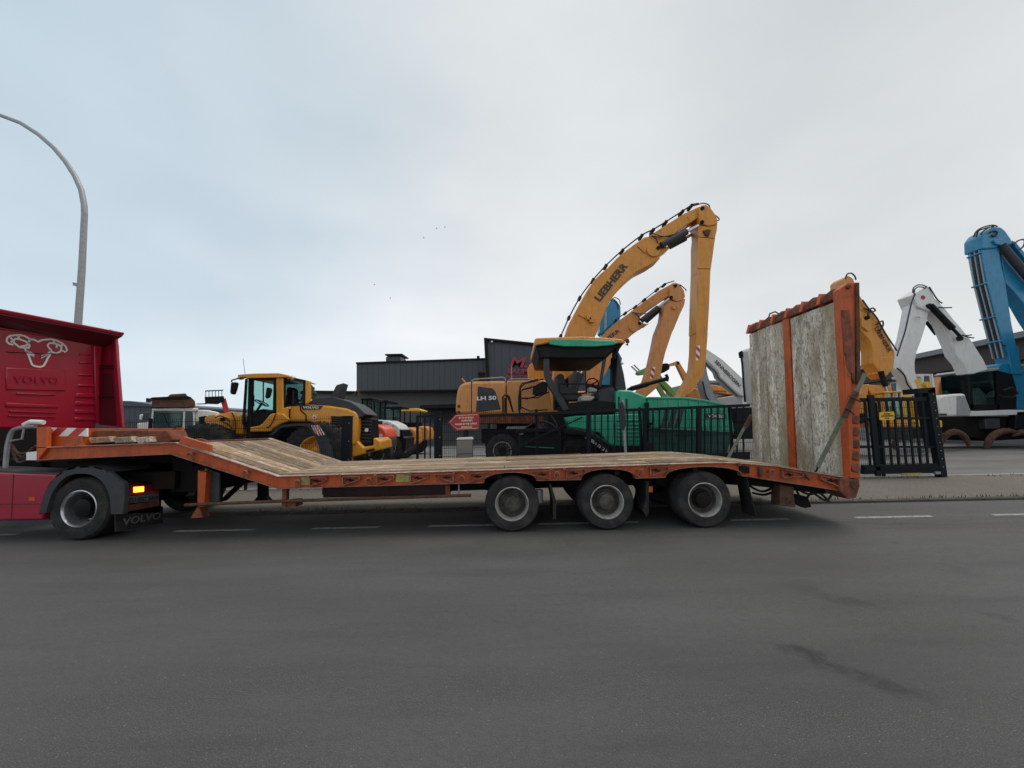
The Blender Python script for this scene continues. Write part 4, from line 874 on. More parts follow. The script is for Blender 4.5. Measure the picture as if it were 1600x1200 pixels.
slab(T, 'roof_edge', F35, [(556, 566), (764, 559), (764, 561.5), (556, 568.5)], -.2, .5, 'black_paint'); slab(T, 'lower_trim', F35, [(556, 610.5), (764, 607.5), (764, 610), (556, 613.5)], -.1, .5, 'black_paint')
slab(T, 'roof_vent', F36, [(603, 558), (626, 557), (626, 566), (603, 567)], 3, 2, 'cladding_dark'); slab(T, 'vent_cap', F36, [(601.5, 553), (628.5, 552.5), (628.5, 554.5), (601.5, 555)], 2.8, 2.4, 'black_paint')
for x in (605, 611, 617, 623): slab(T, 'cap_post', F36, [(x, 554), (x+.8, 554), (x+.8, 559), (x, 559)], 3, .1, 'black_paint')
slab(T, 'chimney', F36, [(745, 556), (749, 556), (749, 562), (745, 562)], 4, .5, 'black_paint')
tw = [(759, 530), (960, 551), (960, 692), (770, 692)]
slab(T, 'tower_wall', F36, tw, -3, 8, 'cladding_dark')
for i in range(17):
    x0 = 761+i*11.6; slab(T, 'cladding_panel', F36, [(x0+.2, 531.5+(x0-759)*.1045), (x0+11.4, 531.5+(x0+11.6-759)*.1045), (x0+11.4, 639), (x0+.2+(3 if i == 0 else 0), 639)], -3.08, .07, 'cladding_blue')
slab(T, 'tower_edge', F36, [(756, 527.5), (962, 548.5), (962, 552), (761, 531.5), (767, 640), (762, 640)], -3.4, 1.0, 'black_paint')
for s_, a, b, h in (('M.O.', (796, 573.5), (856, 574.6), 16), ('BAUMASCHINEN', (792, 583.3), (888, 585.6), 7.5), ('NUTZFAHRZEUGE', (790, 592), (892, 595), 6)): ftext(T, F36, 'letter_row', s_, a, b, h, -3.25, 'letter_red', bold=.02, shear=.25, depth=.03, lift=.04)
slab(T, 'canopy', F36, [(656, 633), (716, 631), (716, 637), (656, 638)], -3, 3, 'black_paint'); slab(T, 'door_opening', F36, [(660, 639), (714, 638), (714, 660), (660, 660)], -.05, .1, 'decal_black')
slab(T, 'hall_lamp', F36, [(767, 532.5), (770, 532.5), (770, 534.5), (767, 534.5)], -3.5, .2, 'decal_white')
T = Thing('storage_hall', 'low dark grey-blue hall beyond the yard, right of the red truck', 'building', (-38, 40, 0)); F40 = Fr(0, 40)
T.part('wall', MB().ext(down(F40, 120, 631, 237, 634, 0), (0, 18, 0)), 'cladding_dark')
slab(T, 'roof', F40, [(110, 625), (203, 626.5), (238, 632), (238, 635), (110, 633)], -.4, 19, 'cladding_blue')
for i in range(9): slab(T, 'cladding_panel', F40, [(160+i*8.5, 635), (168.2+i*8.5, 635), (168.2+i*8.5, 672), (160+i*8.5, 672)], -.06, .05, 'cladding_blue')
slab(T, 'chimney', F40, [(228, 622), (230, 622), (230, 633), (228, 633)], 5, .5, 'black_paint')
# right hall running away from the street
T = Thing('workshop_hall', 'long grey hall with brown fascia and paned windows on the right', 'building', (29, 32, 0))
FH = Fr(26.6, 20.0, 100.6)
FH = Fr(26.6, 20.0, 80.5)     # u runs away from the street
FH.n = Vector((math.sin(math.radians(80.5)), -math.cos(math.radians(80.5)), 0)); 
def hp(u, z, d=0): return FH.o+FH.u*u+FH.n*d+Vector((0, 0, z))
eave = FH.pt(1600, 522).z
def hslab(n, u0, u1, z0, z1, d, t, mat): return T.part(n, MB().ext([hp(u0, z0, d), hp(u1, z0, d), hp(u1, z1, d), hp(u0, z1, d)], FH.n*t), mat)
hslab('wall', -9, 40, 0, eave-1.3, .1, 10, 'wall_render'); hslab('fascia', -9, 40, eave-1.35, eave-.25, -.5, 10.6, 'brown_fascia'); hslab('roof_edge', -9, 40, eave-.3, eave, -.9, 11, 'roof_grey')
for i in range(11):
    u = -5+i*4; zc = eave-1.45
    hslab('window', u, u+2.6, zc-1.7, zc-.1, .04, .06, 'glass_dark')
    for j in range(4): hslab('window_frame', u+j*.85, u+j*.85+.06, zc-1.7, zc-.1, .0, .05, 'decal_white')
    for zz in (zc-1.7, zc-.9, zc-.15): hslab('window_frame', u, u+2.6, zz, zz+.06, .0, .05, 'decal_white')
T = Thing('far_office', 'distant pale building with window band behind the grey lattice boom', 'building', (32, 58, 0)); F58 = Fr(0, 58)
T.part('wall', MB().ext(down(F58, 1080, 598, 1200, 597, 0), (0, 10, 0)), 'wall_render'); slab(T, 'roof', F58, [(1105, 594.5), (1202, 594), (1202, 597), (1105, 598)], -.5, 11, 'grey_paint')
for i in range(7): slab(T, 'window', F58, [(1108+i*12, 600), (1116+i*12, 600), (1116+i*12, 611), (1108+i*12, 611)], -.05, .06, 'glass_dark')
# a bit of tree behind the loader
def tree(label, c, r, h, n=900):
    Tt = Thing('tree', label, 'tree', (c[0], c[1], 0)); Tt.part('trunk', MB().tube([(c[0], c[1], 0), (c[0]+.05, c[1], h*.5), (c[0], c[1], h*.8)], [.16, .11, .05], 8), 'bark')
    m = MB(); rn = random.Random(3)
    for i in range(n):
        a = rn.uniform(0, 6.283); z = rn.random(); rr = r*(1-.75*z)*math.sqrt(rn.random())*(1+.25*math.sin(5*a)); p = Vector((c[0]+rr*math.cos(a), c[1]+rr*math.sin(a), h*.25+h*.75*z))
        u = Vector((rn.uniform(-1, 1), rn.uniform(-1, 1), rn.uniform(-1, 1))).normalized()*.12; v = u.orthogonal().normalized()*.06; m.add([p-u, p+v, p+u, p-v], [(0, 1, 2, 3)])
    Tt.part('crown', m, 'leaf', smooth=0)
c = P(483, 603, 24); tree('dark green conifer tip behind the yellow loader cab', (c.x, 24), 1.1, c.z)

# ================================================================== YELLOW WHEEL LOADER
FV = Fr(-5, 11.45, 6)
T = Thing('wheel_loader', 'large yellow wheel loader with grey hood and tall cab at the fence', 'wheel loader', (P(450, 720, 12).x, 12.6, 0))
def V(n, pts, d, t, mat='loader_yellow', conv=C3, **k): return T.part(n, MB().prism(FV, conv(pts) if conv else pts, d, t), mat, **k)
# hood and rear frame
V('rear_hood', [(470, 395), (590, 380), (830, 395), (960, 415), (1040, 445), (1065, 480), (1068, 560), (1060, 650), (1050, 720), (960, 720), (860, 700), (830, 620), (760, 560), (650, 525), (480, 530), (480, 440)], .45, 1.7, bev=.05)
V('hood_cover', [(640, 372), (700, 340), (745, 324), (850, 318), (1000, 362), (1060, 400), (1130, 465), (1072, 500), (1040, 450), (960, 418), (830, 397), (640, 383)], .5, 1.6, 'grey_plastic', bev=.05)
V('exhaust_fin', [(830, 322), (880, 222), (945, 203), (925, 275), (905, 345)], .95, .5, 'grey_plastic', bev=.03)
V('name_plate', [(585, 388), (770, 395), (740, 425), (600, 428)], .425, .03, 'grey_plastic')
ftext(T, FV, 'lettering', 'VOLVO', C3([(604, 416)])[0], C3([(736, 419)])[0], 3.2, .42, 'decal_white', bold=.03)
for y0, y1 in ((480, 572), (590, 640), (645, 700)): V('side_vent', [(838, y0), (935, y0+4), (932, y1), (842, y1-4)], .42, .05, 'black_paint')
for i in range(4): V('vent_slat', [(842, 492+i*20), (930, 496+i*20), (930, 502+i*20), (842, 498+i*20)], .4, .03, 'grey_plastic')
# cab
V('cab_roof', [(58, 150), (62, 135), (200, 125), (400, 122), (450, 132), (520, 155), (522, 164), (500, 162), (480, 158), (440, 158), (380, 160), (120, 165)], .3, 1.75, bev=.03)
V('cab_floor', [(110, 540), (370, 440), (625, 400), (625, 560), (160, 600)], .75, 1.1, 'black_paint')
V('front_pillar', [(122, 170), (136, 170), (112, 560), (96, 545)], .45, .06, 'black_paint'); V('front_pillar', [(122, 170), (136, 170), (112, 560), (96, 545)], 1.8, .06, 'black_paint')
V('door_frame', [(150, 168), (188, 168), (180, 560), (140, 560)], .4, .07, 'black_paint'); V('door_frame', [(360, 160), (380, 160), (378, 450), (352, 460)], .4, .07, 'black_paint'); V('door_frame', [(150, 160), (380, 158), (380, 182), (150, 182)], .4, .07, 'black_paint')
V('door_lower', [(180, 450), (352, 440), (350, 462), (325, 470), (250, 555), (175, 560)], .42, .06, 'black_paint')
V('cab_pillar', [(380, 158), (440, 150), (440, 415), (500, 400), (500, 520), (380, 520)], .38, .14, bev=.02); V('cab_pillar', [(380, 158), (440, 150), (440, 415), (380, 420)], 1.8, .1)
V('rear_pillar', [(624, 180), (664, 190), (665, 360), (640, 380), (622, 380)], .4, .1, bev=.02); V('rear_pillar', [(624, 180), (664, 190), (665, 360), (640, 380), (622, 380)], 1.8, .1)
V('window_frame', [(440, 150), (470, 150), (470, 165), (620, 195), (620, 370), (600, 385), (470, 390), (462, 415), (440, 415)], .47, .04, 'black_paint') if False else None
for q in ([(440, 150), (455, 150), (455, 415), (440, 415)], [(440, 145), (625, 180), (625, 200), (440, 168)], [(605, 190), (623, 190), (623, 382), (605, 385)], [(440, 395), (480, 385), (620, 372), (620, 385), (480, 400), (440, 415)]): V('window_frame', q, .43, .05, 'black_paint')
V('window_glass', [(455, 165), (606, 195), (606, 380), (455, 398)], .45, .01, 'glass_dark'); V('window_glass', [(188, 182), (358, 182), (352, 445), (182, 450)], .44, .01, 'glass_teal'); V('window_glass', [(136, 170), (150, 170), (140, 560), (112, 560)], .45, .01, 'glass_teal')
V('window_glass', [(136, 170), (606, 195), (606, 380), (120, 540)], 1.86, .01, 'glass_teal')
V('seat', [(465, 245), (495, 235), (510, 260), (515, 370), (600, 380), (600, 400), (455, 400)], 1.0, .5, 'seat_fabric', bev=.04); V('dashboard', [(195, 440), (270, 420), (340, 440), (345, 480), (195, 480)], .9, .6, 'black_paint', bev=.02)
c = FV.pt(C3([(262, 372)])[0][0], C3([(262, 372)])[0][1], 1.1); m = MB(); ax = Vector((.5, 0, .85)).normalized(); q = ax.cross(Vector((0, 1, 0))).normalized(); w_ = ax.cross(q)
m.tube([c+(q*math.cos(t*.524)+w_*math.sin(t*.524))*.2 for t in range(12)], .018, 6, True); m.bar(c, c-ax*.35, .05, .05); m.bar(c-q*.2, c+q*.2, .03, .02); T.part('steering_wheel', m, 'black_paint')
V('grab_rail', [(190, 305), (196, 303), (196, 400), (190, 400)], .36, .03, 'black_paint'); V('door_bar', [(268, 182), (276, 182), (276, 370), (268, 370)], 1.84, .03, 'black_paint')
T.part('mirror', MB().prism(FV, C3([(2, 200), (42, 196), (55, 205), (45, 250), (28, 300), (0, 298), (-6, 280)]), .0, .12), 'black_paint', bev=.03); T.part('mirror_arm', MB().tube([FV.pt(*p, .1) for p in C3([(10, 198), (12, 182), (60, 168), (128, 160)])], .022, 6), 'black_paint')
T.part('mirror', MB().prism(FV, C3([(298, 240), (335, 245), (340, 265), (325, 320), (300, 338), (285, 320)]), .2, .1), 'black_paint', bev=.03)
for x, y in ((490, 155), (520, 162), (85, 160)): T.part('work_light', MB().lathe(FV.pt(*C3([(x, y)])[0], .45), (.3, 1, 0), [(.001, -.05), (.06, -.05), (.07, 0), (.05, .08), (.001, .08)], 12), 'decal_white')
T.part('antenna', MB().tube([FV.pt(*p, .5) for p in C3([(122, 130), (105, 0)])], .006, 5), 'black_paint')
# lower side, step fairing
V('side_fairing', [(148, 575), (235, 562), (262, 545), (330, 465), (350, 458), (435, 458), (500, 515), (420, 545), (360, 580), (330, 610), (150, 612)], .3, .35, bev=.03)
V('lower_frame', [(150, 610), (330, 612), (380, 640), (380, 680), (150, 680)], .5, 1.2, 'dark_steel')
hose(T, FV, C3([(380, 460), (350, 530), (320, 570), (300, 575)]), .015, .27)
V('body_seam', [(488, 420), (498, 420), (496, 525), (440, 545), (440, 538), (486, 518)], .36, .03, 'dark_steel')
V('body_seam', [(575, 392), (582, 392), (590, 432), (632, 470), (632, 540), (625, 540), (625, 474), (583, 438)], .43, .02, 'dark_steel')
# rear fender arch
fa = [(322, 632), (345, 618), (400, 562), (480, 545), (640, 536), (700, 545), (745, 580), (800, 655), (850, 740), (862, 850)]; fb = [(345, 640), (372, 622), (412, 582), (480, 568), (600, 562), (640, 572), (668, 600), (712, 670), (745, 760), (752, 850)]
m = MB(); A = [FV.pt(*p, .0) for p in C3(fa)]; B = [FV.pt(*p, .0) for p in C3(fb)]; A = cr(A, 3); B = cr(B, 3)
for i in range(len(A)-1): q = [A[i], A[i+1], B[i+1], B[i]]; m.hexa(q, [p+FV.n*.12 for p in q])
T.part('rear_fender', m, 'grey_plastic')
m = MB()
for i in range(len(A)-1): q = [A[i], A[i+1], A[i+1]+FV.n*.7, A[i]+FV.n*.7]; m.hexa(q, [p+Vector((0, 0, -.03)) for p in q])
T.part('fender_shell', m, 'grey_plastic')
hazard(T, FV, C3([(672, 560), (735, 555), (790, 640), (720, 645)]), 3, -.02)
joint(T, FV, C3([(698, 490)])[0], 3.4, .425, .02, 'decal_white', name='round_decal'); joint(T, FV, C3([(698, 490)])[0], 1.5, .41, .02, 'decal_red', name='round_decal')
# rear grille and counterweight: rear end runs away from the viewer
gA = [FV.pt(*p, .55) for p in C3([(1066, 490), (1062, 600), (1085, 640), (1098, 730)])]
rr = math.radians(6); back = FV.n
def rearq(pp, dep, tk, mat, n, off=0., **k):
    a = [FV.pt(*p, .45) for p in C3(pp)]; b = [p+back*dep for p in a]; T.part(n, MB().loft([a[0]+FV.u*off, a[1]+FV.u*off, b[1]+FV.u*off, b[0]+FV.u*off], [a[0]-FV.u*tk, a[1]-FV.u*tk, b[1]-FV.u*tk, b[0]-FV.u*tk]), mat, **k)
V('rear_grille', [(1058, 500), (1070, 490), (1175, 500), (1180, 640), (1195, 725), (1110, 735), (1060, 600)], .75, .95, 'black_paint', bev=.03)
for i in range(7): V('grille_slat', [(1078, 515+i*28), (1172, 520+i*28), (1174, 530+i*28), (1080, 525+i*28)], .72, .05, 'grey_plastic')
joint(T, FV, C3([(1135, 597)])[0], 3, .70, .03, 'chrome', name='grille_emblem')
V('counterweight', [(1012, 685), (1050, 676), (1105, 740), (1190, 725), (1190, 662), (1215, 665), (1252, 690), (1258, 760), (1010, 825)], .5, 1.7, bev=.04)
V('counterweight', [(862, 700), (900, 708), (1020, 690), (1020, 830), (1015, 870), (880, 850), (880, 760)], .55, 1.5, bev=.03)
V('bumper_underside', [(1010, 872), (1258, 770), (1240, 800), (1030, 880)], .55, 1.5, 'dark_steel')
V('tow_slot', [(1130, 765), (1200, 748), (1200, 768), (1132, 786)], .48, .05, 'dark_steel')
V('chassis_box', [(330, 600), (410, 560), (480, 530), (760, 530), (860, 560), (900, 840), (330, 800)], .95, 1.0, 'dark_steel')
Rw = .86
for px, py, nm in ((492, 712, ''), (310, 716, '')):
    c = FV.pt(px, py, .1); c.z = Rw; wheel(T, c, FV.n, Rw, .62, rim=.52, deep=.2, rimmat='loader_yellow', hubmat='loader_yellow', slots=False, tread=True)
    wheel(T, c+FV.n*1.95, FV.n, Rw, .62, rim=.52, slots=False)
# front frame and lift arm
V('front_frame', [(560, 345), (600, 345), (640, 330), (660, 340), (690, 360), (705, 350), (715, 380), (722, 470), (640, 480), (640, 500), (560, 500), (545, 400)], .7, .9, conv=C2, bev=.03)
V('lift_arm', [(478, 372), (505, 352), (545, 350), (560, 370), (620, 360), (650, 380), (645, 470), (575, 480), (545, 430), (500, 412), (478, 400)], .55, .2, conv=C2, bev=.02)
V('lift_arm', [(478, 372), (505, 352), (545, 350), (560, 370), (620, 360), (650, 380), (645, 470), (575, 480), (545, 430), (500, 412), (478, 400)], 1.6, .2, conv=C2, bev=.02)
V('lift_link', [(440, 365), (480, 358), (512, 375), (505, 400), (560, 440), (550, 480), (470, 470), (442, 440)], .8, .4, 'black_paint', conv=C2, bev=.02)
joint(T, FV, C2([(588, 382)])[0], 3.5, .5, .05, 'dark_steel'); joint(T, FV, C2([(600, 412)])[0], 5, .52, .03, 'handler_yellow')
for pts in ([(595, 400), (640, 420), (650, 470), (640, 500)], [(650, 340), (672, 400), (668, 470)], [(545, 370), (575, 360), (610, 372), (640, 400)]): hose(T, FV, C2(pts), .018, .5)

# ================================================================== WHITE LOADER WITH BUCKET AND RED ARM
FB2 = Fr(-12, 15, 38)
T = Thing('bucket_loader', 'white-cabbed loader with brown bucket raised above its roof, beyond the trailer neck', 'loader', (P(270, 700, 15).x, 15.8, 0))
def V2(n, pts, d, t, mat, conv=C2, **k): return T.part(n, MB().prism(FB2, conv(pts), d, t), mat, **k)
V2('bucket', [(140, 248), (150, 243), (250, 238), (262, 224), (360, 218), (372, 235), (392, 240), (420, 268), (415, 300), (360, 308), (155, 306)], 0, 1.6, 'rust', bev=.04); V2('bucket_edge', [(140, 245), (250, 240), (370, 236), (392, 240), (380, 252), (150, 256)], -.05, 1.7, 'dark_steel')
V2('cab_roof', [(148, 315), (300, 308), (440, 310), (440, 325), (420, 332), (150, 326)], .1, 1.6, 'white_paint', bev=.03)
for q in ([(150, 326), (160, 326), (152, 440), (140, 440)], [(345, 330), (358, 330), (352, 480), (340, 480)], [(405, 330), (418, 330), (418, 445), (410, 445)]): V2('cab_pillar', q, .15, .1, 'white_paint'); V2('cab_pillar', q, 1.5, .1, 'white_paint')
V2('window_glass', [(160, 328), (345, 330), (340, 450), (150, 445)], .18, .01, 'glass_teal'); V2('window_glass', [(160, 328), (410, 330), (410, 450), (150, 445)], 1.6, .01, 'glass_teal'); V2('window_glass', [(358, 332), (405, 332), (408, 440), (354, 440)], .18, .01, 'glass_dark')
V2('wiper', [(215, 340), (222, 340), (262, 430), (256, 430)], .14, .02, 'black_paint'); V2('seat', [(330, 345), (350, 345), (350, 440), (290, 440), (300, 420), (330, 410)], .7, .5, 'seat_fabric')
V2('cab_base', [(140, 440), (440, 440), (440, 560), (140, 560)], .2, 1.5, 'dark_steel'); V2('engine_hood', [(412, 320), (500, 322), (560, 335), (585, 352), (580, 400), (415, 400)], .3, 1.2, 'white_paint', bev=.05)
V2('mirror', [(72, 352), (95, 348), (90, 382), (72, 384)], -.2, .1, 'white_paint', bev=.02); V2('mirror', [(95, 342), (140, 334), (130, 384), (88, 386)], -.3, .1, 'grey_plastic', bev=.02); V2('fender', [(58, 405), (140, 395), (140, 450), (60, 450)], -.3, .5, 'white_paint', bev=.03)
c = FB2.pt(*C2([(455, 515)])[0], -.3); R = .75; c.z = .75+.25; wheel(T, c, FB2.n, .75, .5, rim=.5, slots=False, tread=True)
FR2 = Fr(-13, 19, 35)
T = Thing('telehandler', 'red telehandler boom tip with black fork carriage above the yellow lift arm', 'telehandler', (P(350, 690, 19).x, 19.5, 0))
def V3(n, pts, d, t, mat, conv=C2, **k): return T.part(n, MB().prism(FR2, conv(pts), d, t), mat, **k)
V3('boom', [(582, 275), (610, 245), (634, 330), (640, 400), (612, 400), (600, 340)], 0, .5, 'red_paint', bev=.02)
V3('carriage', [(478, 240), (598, 235), (605, 262), (560, 285), (482, 282)], -.3, .3, 'black_paint', bev=.02)
for x in range(6): V3('guard_bar', [(484+x*20, 203), (488+x*20, 203), (488+x*20, 242), (484+x*20, 242)], -.2, .06, 'black_paint')
V3('guard_top', [(482, 200), (595, 196), (597, 202), (482, 207)], -.2, .06, 'black_paint'); V3('fork', [(428, 282), (490, 280), (490, 286), (428, 287)], -.3, .15, 'black_paint'); V3('body', [(560, 400), (720, 400), (720, 560), (560, 560)], 0, 1.8, 'red_paint')

# ================================================================== ROW OF SMALLER MACHINES
def cabframe(T, fr, q, d, depth, mat, gl, roofmat=None, parent=None):
    (x0, y0), (x1, y1), (x2, y2), (x3, y3) = q   # tl tr br bl
    T.part('cab_roof', MB().prism(fr, [(x0-1.5, y0-2.2), (x1+1.5, y1-2.2), (x1+1.5, y1+.6), (x0-1.5, y0+.6)], d-.05, depth+.1), roofmat or mat, bev=.02)
    w = max(1.0, (x1-x0)*.07)
    for dd in (d, d+depth-.08):
        for a, b in (((x0, y0), (x3, y3)), ((x1-w, y1), (x2-w, y2)), (((x0+x1)/2, (y0+y1)/2), ((x3+x2)/2, (y3+y2)/2))): T.part('cab_pillar', MB().prism(fr, [a, (a[0]+w, a[1]), (b[0]+w, b[1]), b], dd, .08), mat)
        T.part('window_glass', MB().prism(fr, [(x0+w, y0), (x1-w, y1), (x2-w, y2), (x3+w, y3)], dd+.04, .01), gl)
    T.part('seat', MB().prism(fr, [((x0+x1)/2, (y0+y3)/2), ((x0+x1)/2+w*2, (y0+y3)/2), (x2-w*2, y2), ((x0+x1)/2-w, y3)], d+depth*.35, depth*.3), 'seat_fabric', bev=.03)
    T.part('cab_base', MB().prism(fr, [(x3, y3), (x2, y2), (x2, y2+8), (x3, y3+8)], d, depth), 'black_paint')
def whl(T, fr, px, Rm, d, w=.4, **k):
    c = fr.pt(px, 700, d); c.z = Rm+.03; wheel(T, c, fr.n, Rm, w, rim=.5, slots=False, **k)
FRa = Fr(0, 14.5); T = Thing('compact_loader', 'orange-red compact loader tail right behind the big yellow loader', 'loader', (P(590, 700, 14.5).x, 15, 0), None)
T.part('engine_hood', MB().prism(FRa, C4([(190, 812), (240, 815), (290, 835), (318, 870), (328, 925), (300, 940), (270, 948), (180, 940)]), 0, 1.3), 'red_orange', bev=.07)
T.part('counterweight', MB().prism(FRa, C4([(180, 935), (330, 928), (330, 1000), (250, 1035), (180, 1035)]), .05, 1.2), 'grey_plastic', bev=.05); joint(T, FRa, C4([(272, 905)])[0], 3, -.02, .03, 'decal_white', name='round_emblem')
cabframe(T, FRa, C4([(125, 622), (202, 618), (205, 785), (125, 785)]), .1, 1.2, 'black_paint', 'glass_teal'); whl(T, FRa, 588, .55, .05)
T.part('mirror_bracket', MB().tube(cr([FRa.pt(*p, 0) for p in C4([(70, 590), (85, 560), (100, 556), (100, 600)])]), .04, 6), 'rust')
FRb = Fr(0, 17); T = Thing('compact_loader', 'white compact loader tail with grey stripe and black bumper', 'loader', (P(610, 700, 17).x, 17.6, 0))
T.part('engine_hood', MB().prism(FRb, C4([(225, 790), (250, 778), (330, 785), (400, 818), (432, 855), (442, 905), (440, 915), (300, 915), (225, 850)]), 0, 1.5), 'white_paint', bev=.08)
T.part('side_stripe', MB().prism(FRb, C4([(300, 825), (330, 825), (352, 868), (376, 828), (372, 815), (352, 850), (330, 808), (300, 805)]), -.02, .03), 'grey_paint'); T.part('tail_grille', MB().prism(FRb, C4([(424, 852), (443, 862), (446, 912), (424, 912)]), -.02, 1.4), 'black_paint')
T.part('counterweight', MB().prism(FRb, C4([(240, 915), (445, 908), (472, 925), (465, 1010), (420, 1040), (300, 1060)]), 0, 1.5), 'black_paint', bev=.05); cabframe(T, FRb, C4([(215, 632), (318, 636), (300, 800), (220, 790)]), .1, 1.4, 'black_paint', 'glass_teal'); whl(T, FRb, 606, .65, .0)
T.part('beacon_bar', MB().prism(FRb, C4([(215, 622), (328, 628), (320, 645), (215, 640)]), -.1, 1.6), 'black_paint')
FRc = Fr(0, 20); T = Thing('compact_loader', 'small yellow-brown loader tail with black radiator grille', 'loader', (P(638, 700, 20).x, 20.6, 0))
T.part('engine_hood', MB().prism(FRc, C4([(440, 840), (500, 838), (545, 860), (552, 925), (535, 950), (445, 950)]), 0, 1.4), 'handler_yellow', bev=.06); T.part('grille', MB().prism(FRc, C4([(468, 875), (520, 878), (520, 938), (470, 938)]), -.04, .1), 'decal_black')
T.part('counterweight', MB().prism(FRc, C4([(450, 945), (550, 925), (552, 955), (500, 1000), (455, 1010)]), 0, 1.4), 'handler_yellow', bev=.05); cabframe(T, FRc, C4([(300, 688), (430, 685), (430, 830), (310, 830)]), .1, 1.4, 'black_paint', 'glass_teal'); whl(T, FRc, 630, .55, .1)
FRd = Fr(0, 23); T = Thing('road_roller', 'orange roller with yellow sun canopy at the end of the machine row', 'roller', (P(655, 700, 23).x, 23.6, 0))
T.part('engine_hood', MB().prism(FRd, C4([(545, 835), (600, 828), (645, 838), (657, 875), (655, 938), (550, 945)]), 0, 1.3), 'handler_orange', bev=.08); T.part('canopy', MB().prism(FRd, C4([(432, 705), (450, 694), (560, 690), (598, 704), (600, 714), (435, 714)]), 0, 1.5), 'decal_yellow', bev=.05)
for x in (455, 500, 580): T.part('canopy_post', MB().prism(FRd, C4([(x, 712), (x+7, 712), (x+7, 840), (x, 840)]), .1, .08), 'black_paint')
T.part('operator_platform', MB().prism(FRd, C4([(450, 800), (560, 800), (560, 960), (450, 960)]), .1, 1.2), 'black_paint'); T.part('drum', MB().lathe(FRd.pt(655, 700, 0)*1 if False else Vector((FRd.pt(645, 700).x, 23.0, .6)), (0, 1, 0), [(.001, 0), (.57, 0), (.57, 1.3), (.001, 1.3)], 24), 'dark_steel')

# ================================================================== MATERIAL HANDLERS AND EXCAVATORS
def prt(T, fr, n, pts, d, t, mat, **k): return T.part(n, MB().prism(fr, pts, d, t), mat, **k)
def hoserun(T, fr, pts, d, n=3, gap=.07, r=.022, clips=True, offs=(0, 0)):
    for i in range(n):
        T.part('hose', MB().tube(cr([fr.pt(x+offs[0], y+offs[1], d+i*gap) for x, y in pts], 3), r, 6), 'hose_rubber')
    for x, y in pts[1:-1]:
        p = fr.pt(x+offs[0], y+offs[1], d-.03); T.part('hose_clip', MB().box(p.x-.05, p.x+.05, p.y, p.y+gap*n+.03, p.z-.05, p.z+.05), 'black_paint')
# --- LH 50 with the tall boom
FL5 = Fr(0, 14.2); T = Thing('material_handler', 'orange material handler with the tallest arched boom, behind the green paver', 'material handler', (P(800, 700, 14.5).x, 15.6, 0))
def A5(n, pts, d, t, mat='handler_orange', conv=C4, **k): return prt(T, FL5, n, conv(pts) if conv else pts, d, t, mat, **k)
A5('rear_body', [(858, 700), (860, 640), (872, 555), (892, 505), (930, 488), (1000, 478), (1255, 474), (1258, 740), (862, 738)], 0, 2.9, bev=.10)
A5('rear_body_seam', [(980, 480), (986, 480), (986, 735), (980, 735)], -.006, .02, 'dark_steel')
A5('side_body', [(1260, 474), (1480, 468), (1600, 476), (1620, 740), (1260, 740)], 0, 2.9, bev=.05)
A5('side_panel', [(1035, 518), (1150, 533), (1170, 560), (1212, 695), (1060, 716), (1018, 714)], -.03, .05, 'grey_plastic', bev=.02)
ftext(T, FL5, 'lettering', 'LH 50', C4([(1026, 627)])[0], C4([(1178, 622)])[0], 6, -.035, 'decal_white', bold=.035)
for cx, cy in ((884, 674), (885, 722)): joint(T, FL5, C4([(cx, cy)])[0], 2.6, -.02, .05, 'rust', name='lamp_recess')
A5('under_frame', [(870, 740), (1600, 740), (1600, 800), (1500, 812), (1050, 808), (880, 770)], .1, 2.6, 'rusty_orange', bev=.02); A5('turntable', [(1180, 808), (1500, 808), (1500, 850), (1180, 850)], .6, 1.7, 'dark_steel')
A5('undercarriage', [(1060, 850), (1780, 850), (1780, 960), (1060, 960)], .4, 2.0, 'dark_steel', bev=.03)
A5('silver_plate', [(1262, 832), (1420, 828), (1400, 850), (1252, 852)], .3, .6, 'galvanised'); A5('stabiliser', [(1080, 900), (1200, 880), (1200, 1080), (1100, 1080)], .3, 2.2, 'dark_steel', bev=.03); A5('stabiliser', [(1700, 880), (1820, 900), (1800, 1080), (1700, 1080)], .3, 2.2, 'dark_steel', bev=.03)
for px in (785, 862): c = FL5.pt(px, 700, .1); c.z = .62; wheel(T, c, FL5.n, .6, .5, rim=.55, slots=False, tread=True); c2 = c+Vector((0, 2.2, 0)); wheel(T, c2, FL5.n, .6, .5, rim=.55, slots=False)
A5('air_intake', [(1030, 412), (1040, 402), (1085, 402), (1095, 412), (1095, 425), (1030, 425)], .7, .5, 'black_paint', bev=.02); A5('air_intake_base', [(1038, 425), (1090, 425), (1090, 475), (1038, 475)], .75, .4, 'black_paint')
for pts in ([(985, 490), (990, 470), (1010, 463), (1225, 448), (1245, 455), (1252, 478)], [(1270, 478), (1285, 462), (1440, 460), (1470, 470)]): T.part('hand_rail', MB().tube([FL5.pt(*p, .05) for p in C4(pts)], .022, 6), 'galvanised'); T.part('hand_rail', MB().tube([FL5.pt(*p, 2.7) for p in C4(pts)], .022, 6), 'galvanised')
T.part('antenna', MB().tube([FL5.pt(*p, .4) for p in C4([(1297, 470), (1297, 365)])], .018, 5), 'galvanised'); T.part('wiper_stub', MB().tube([FL5.pt(*p, .1) for p in C4([(935, 488), (908, 457)])], .03, 5), 'handler_orange')
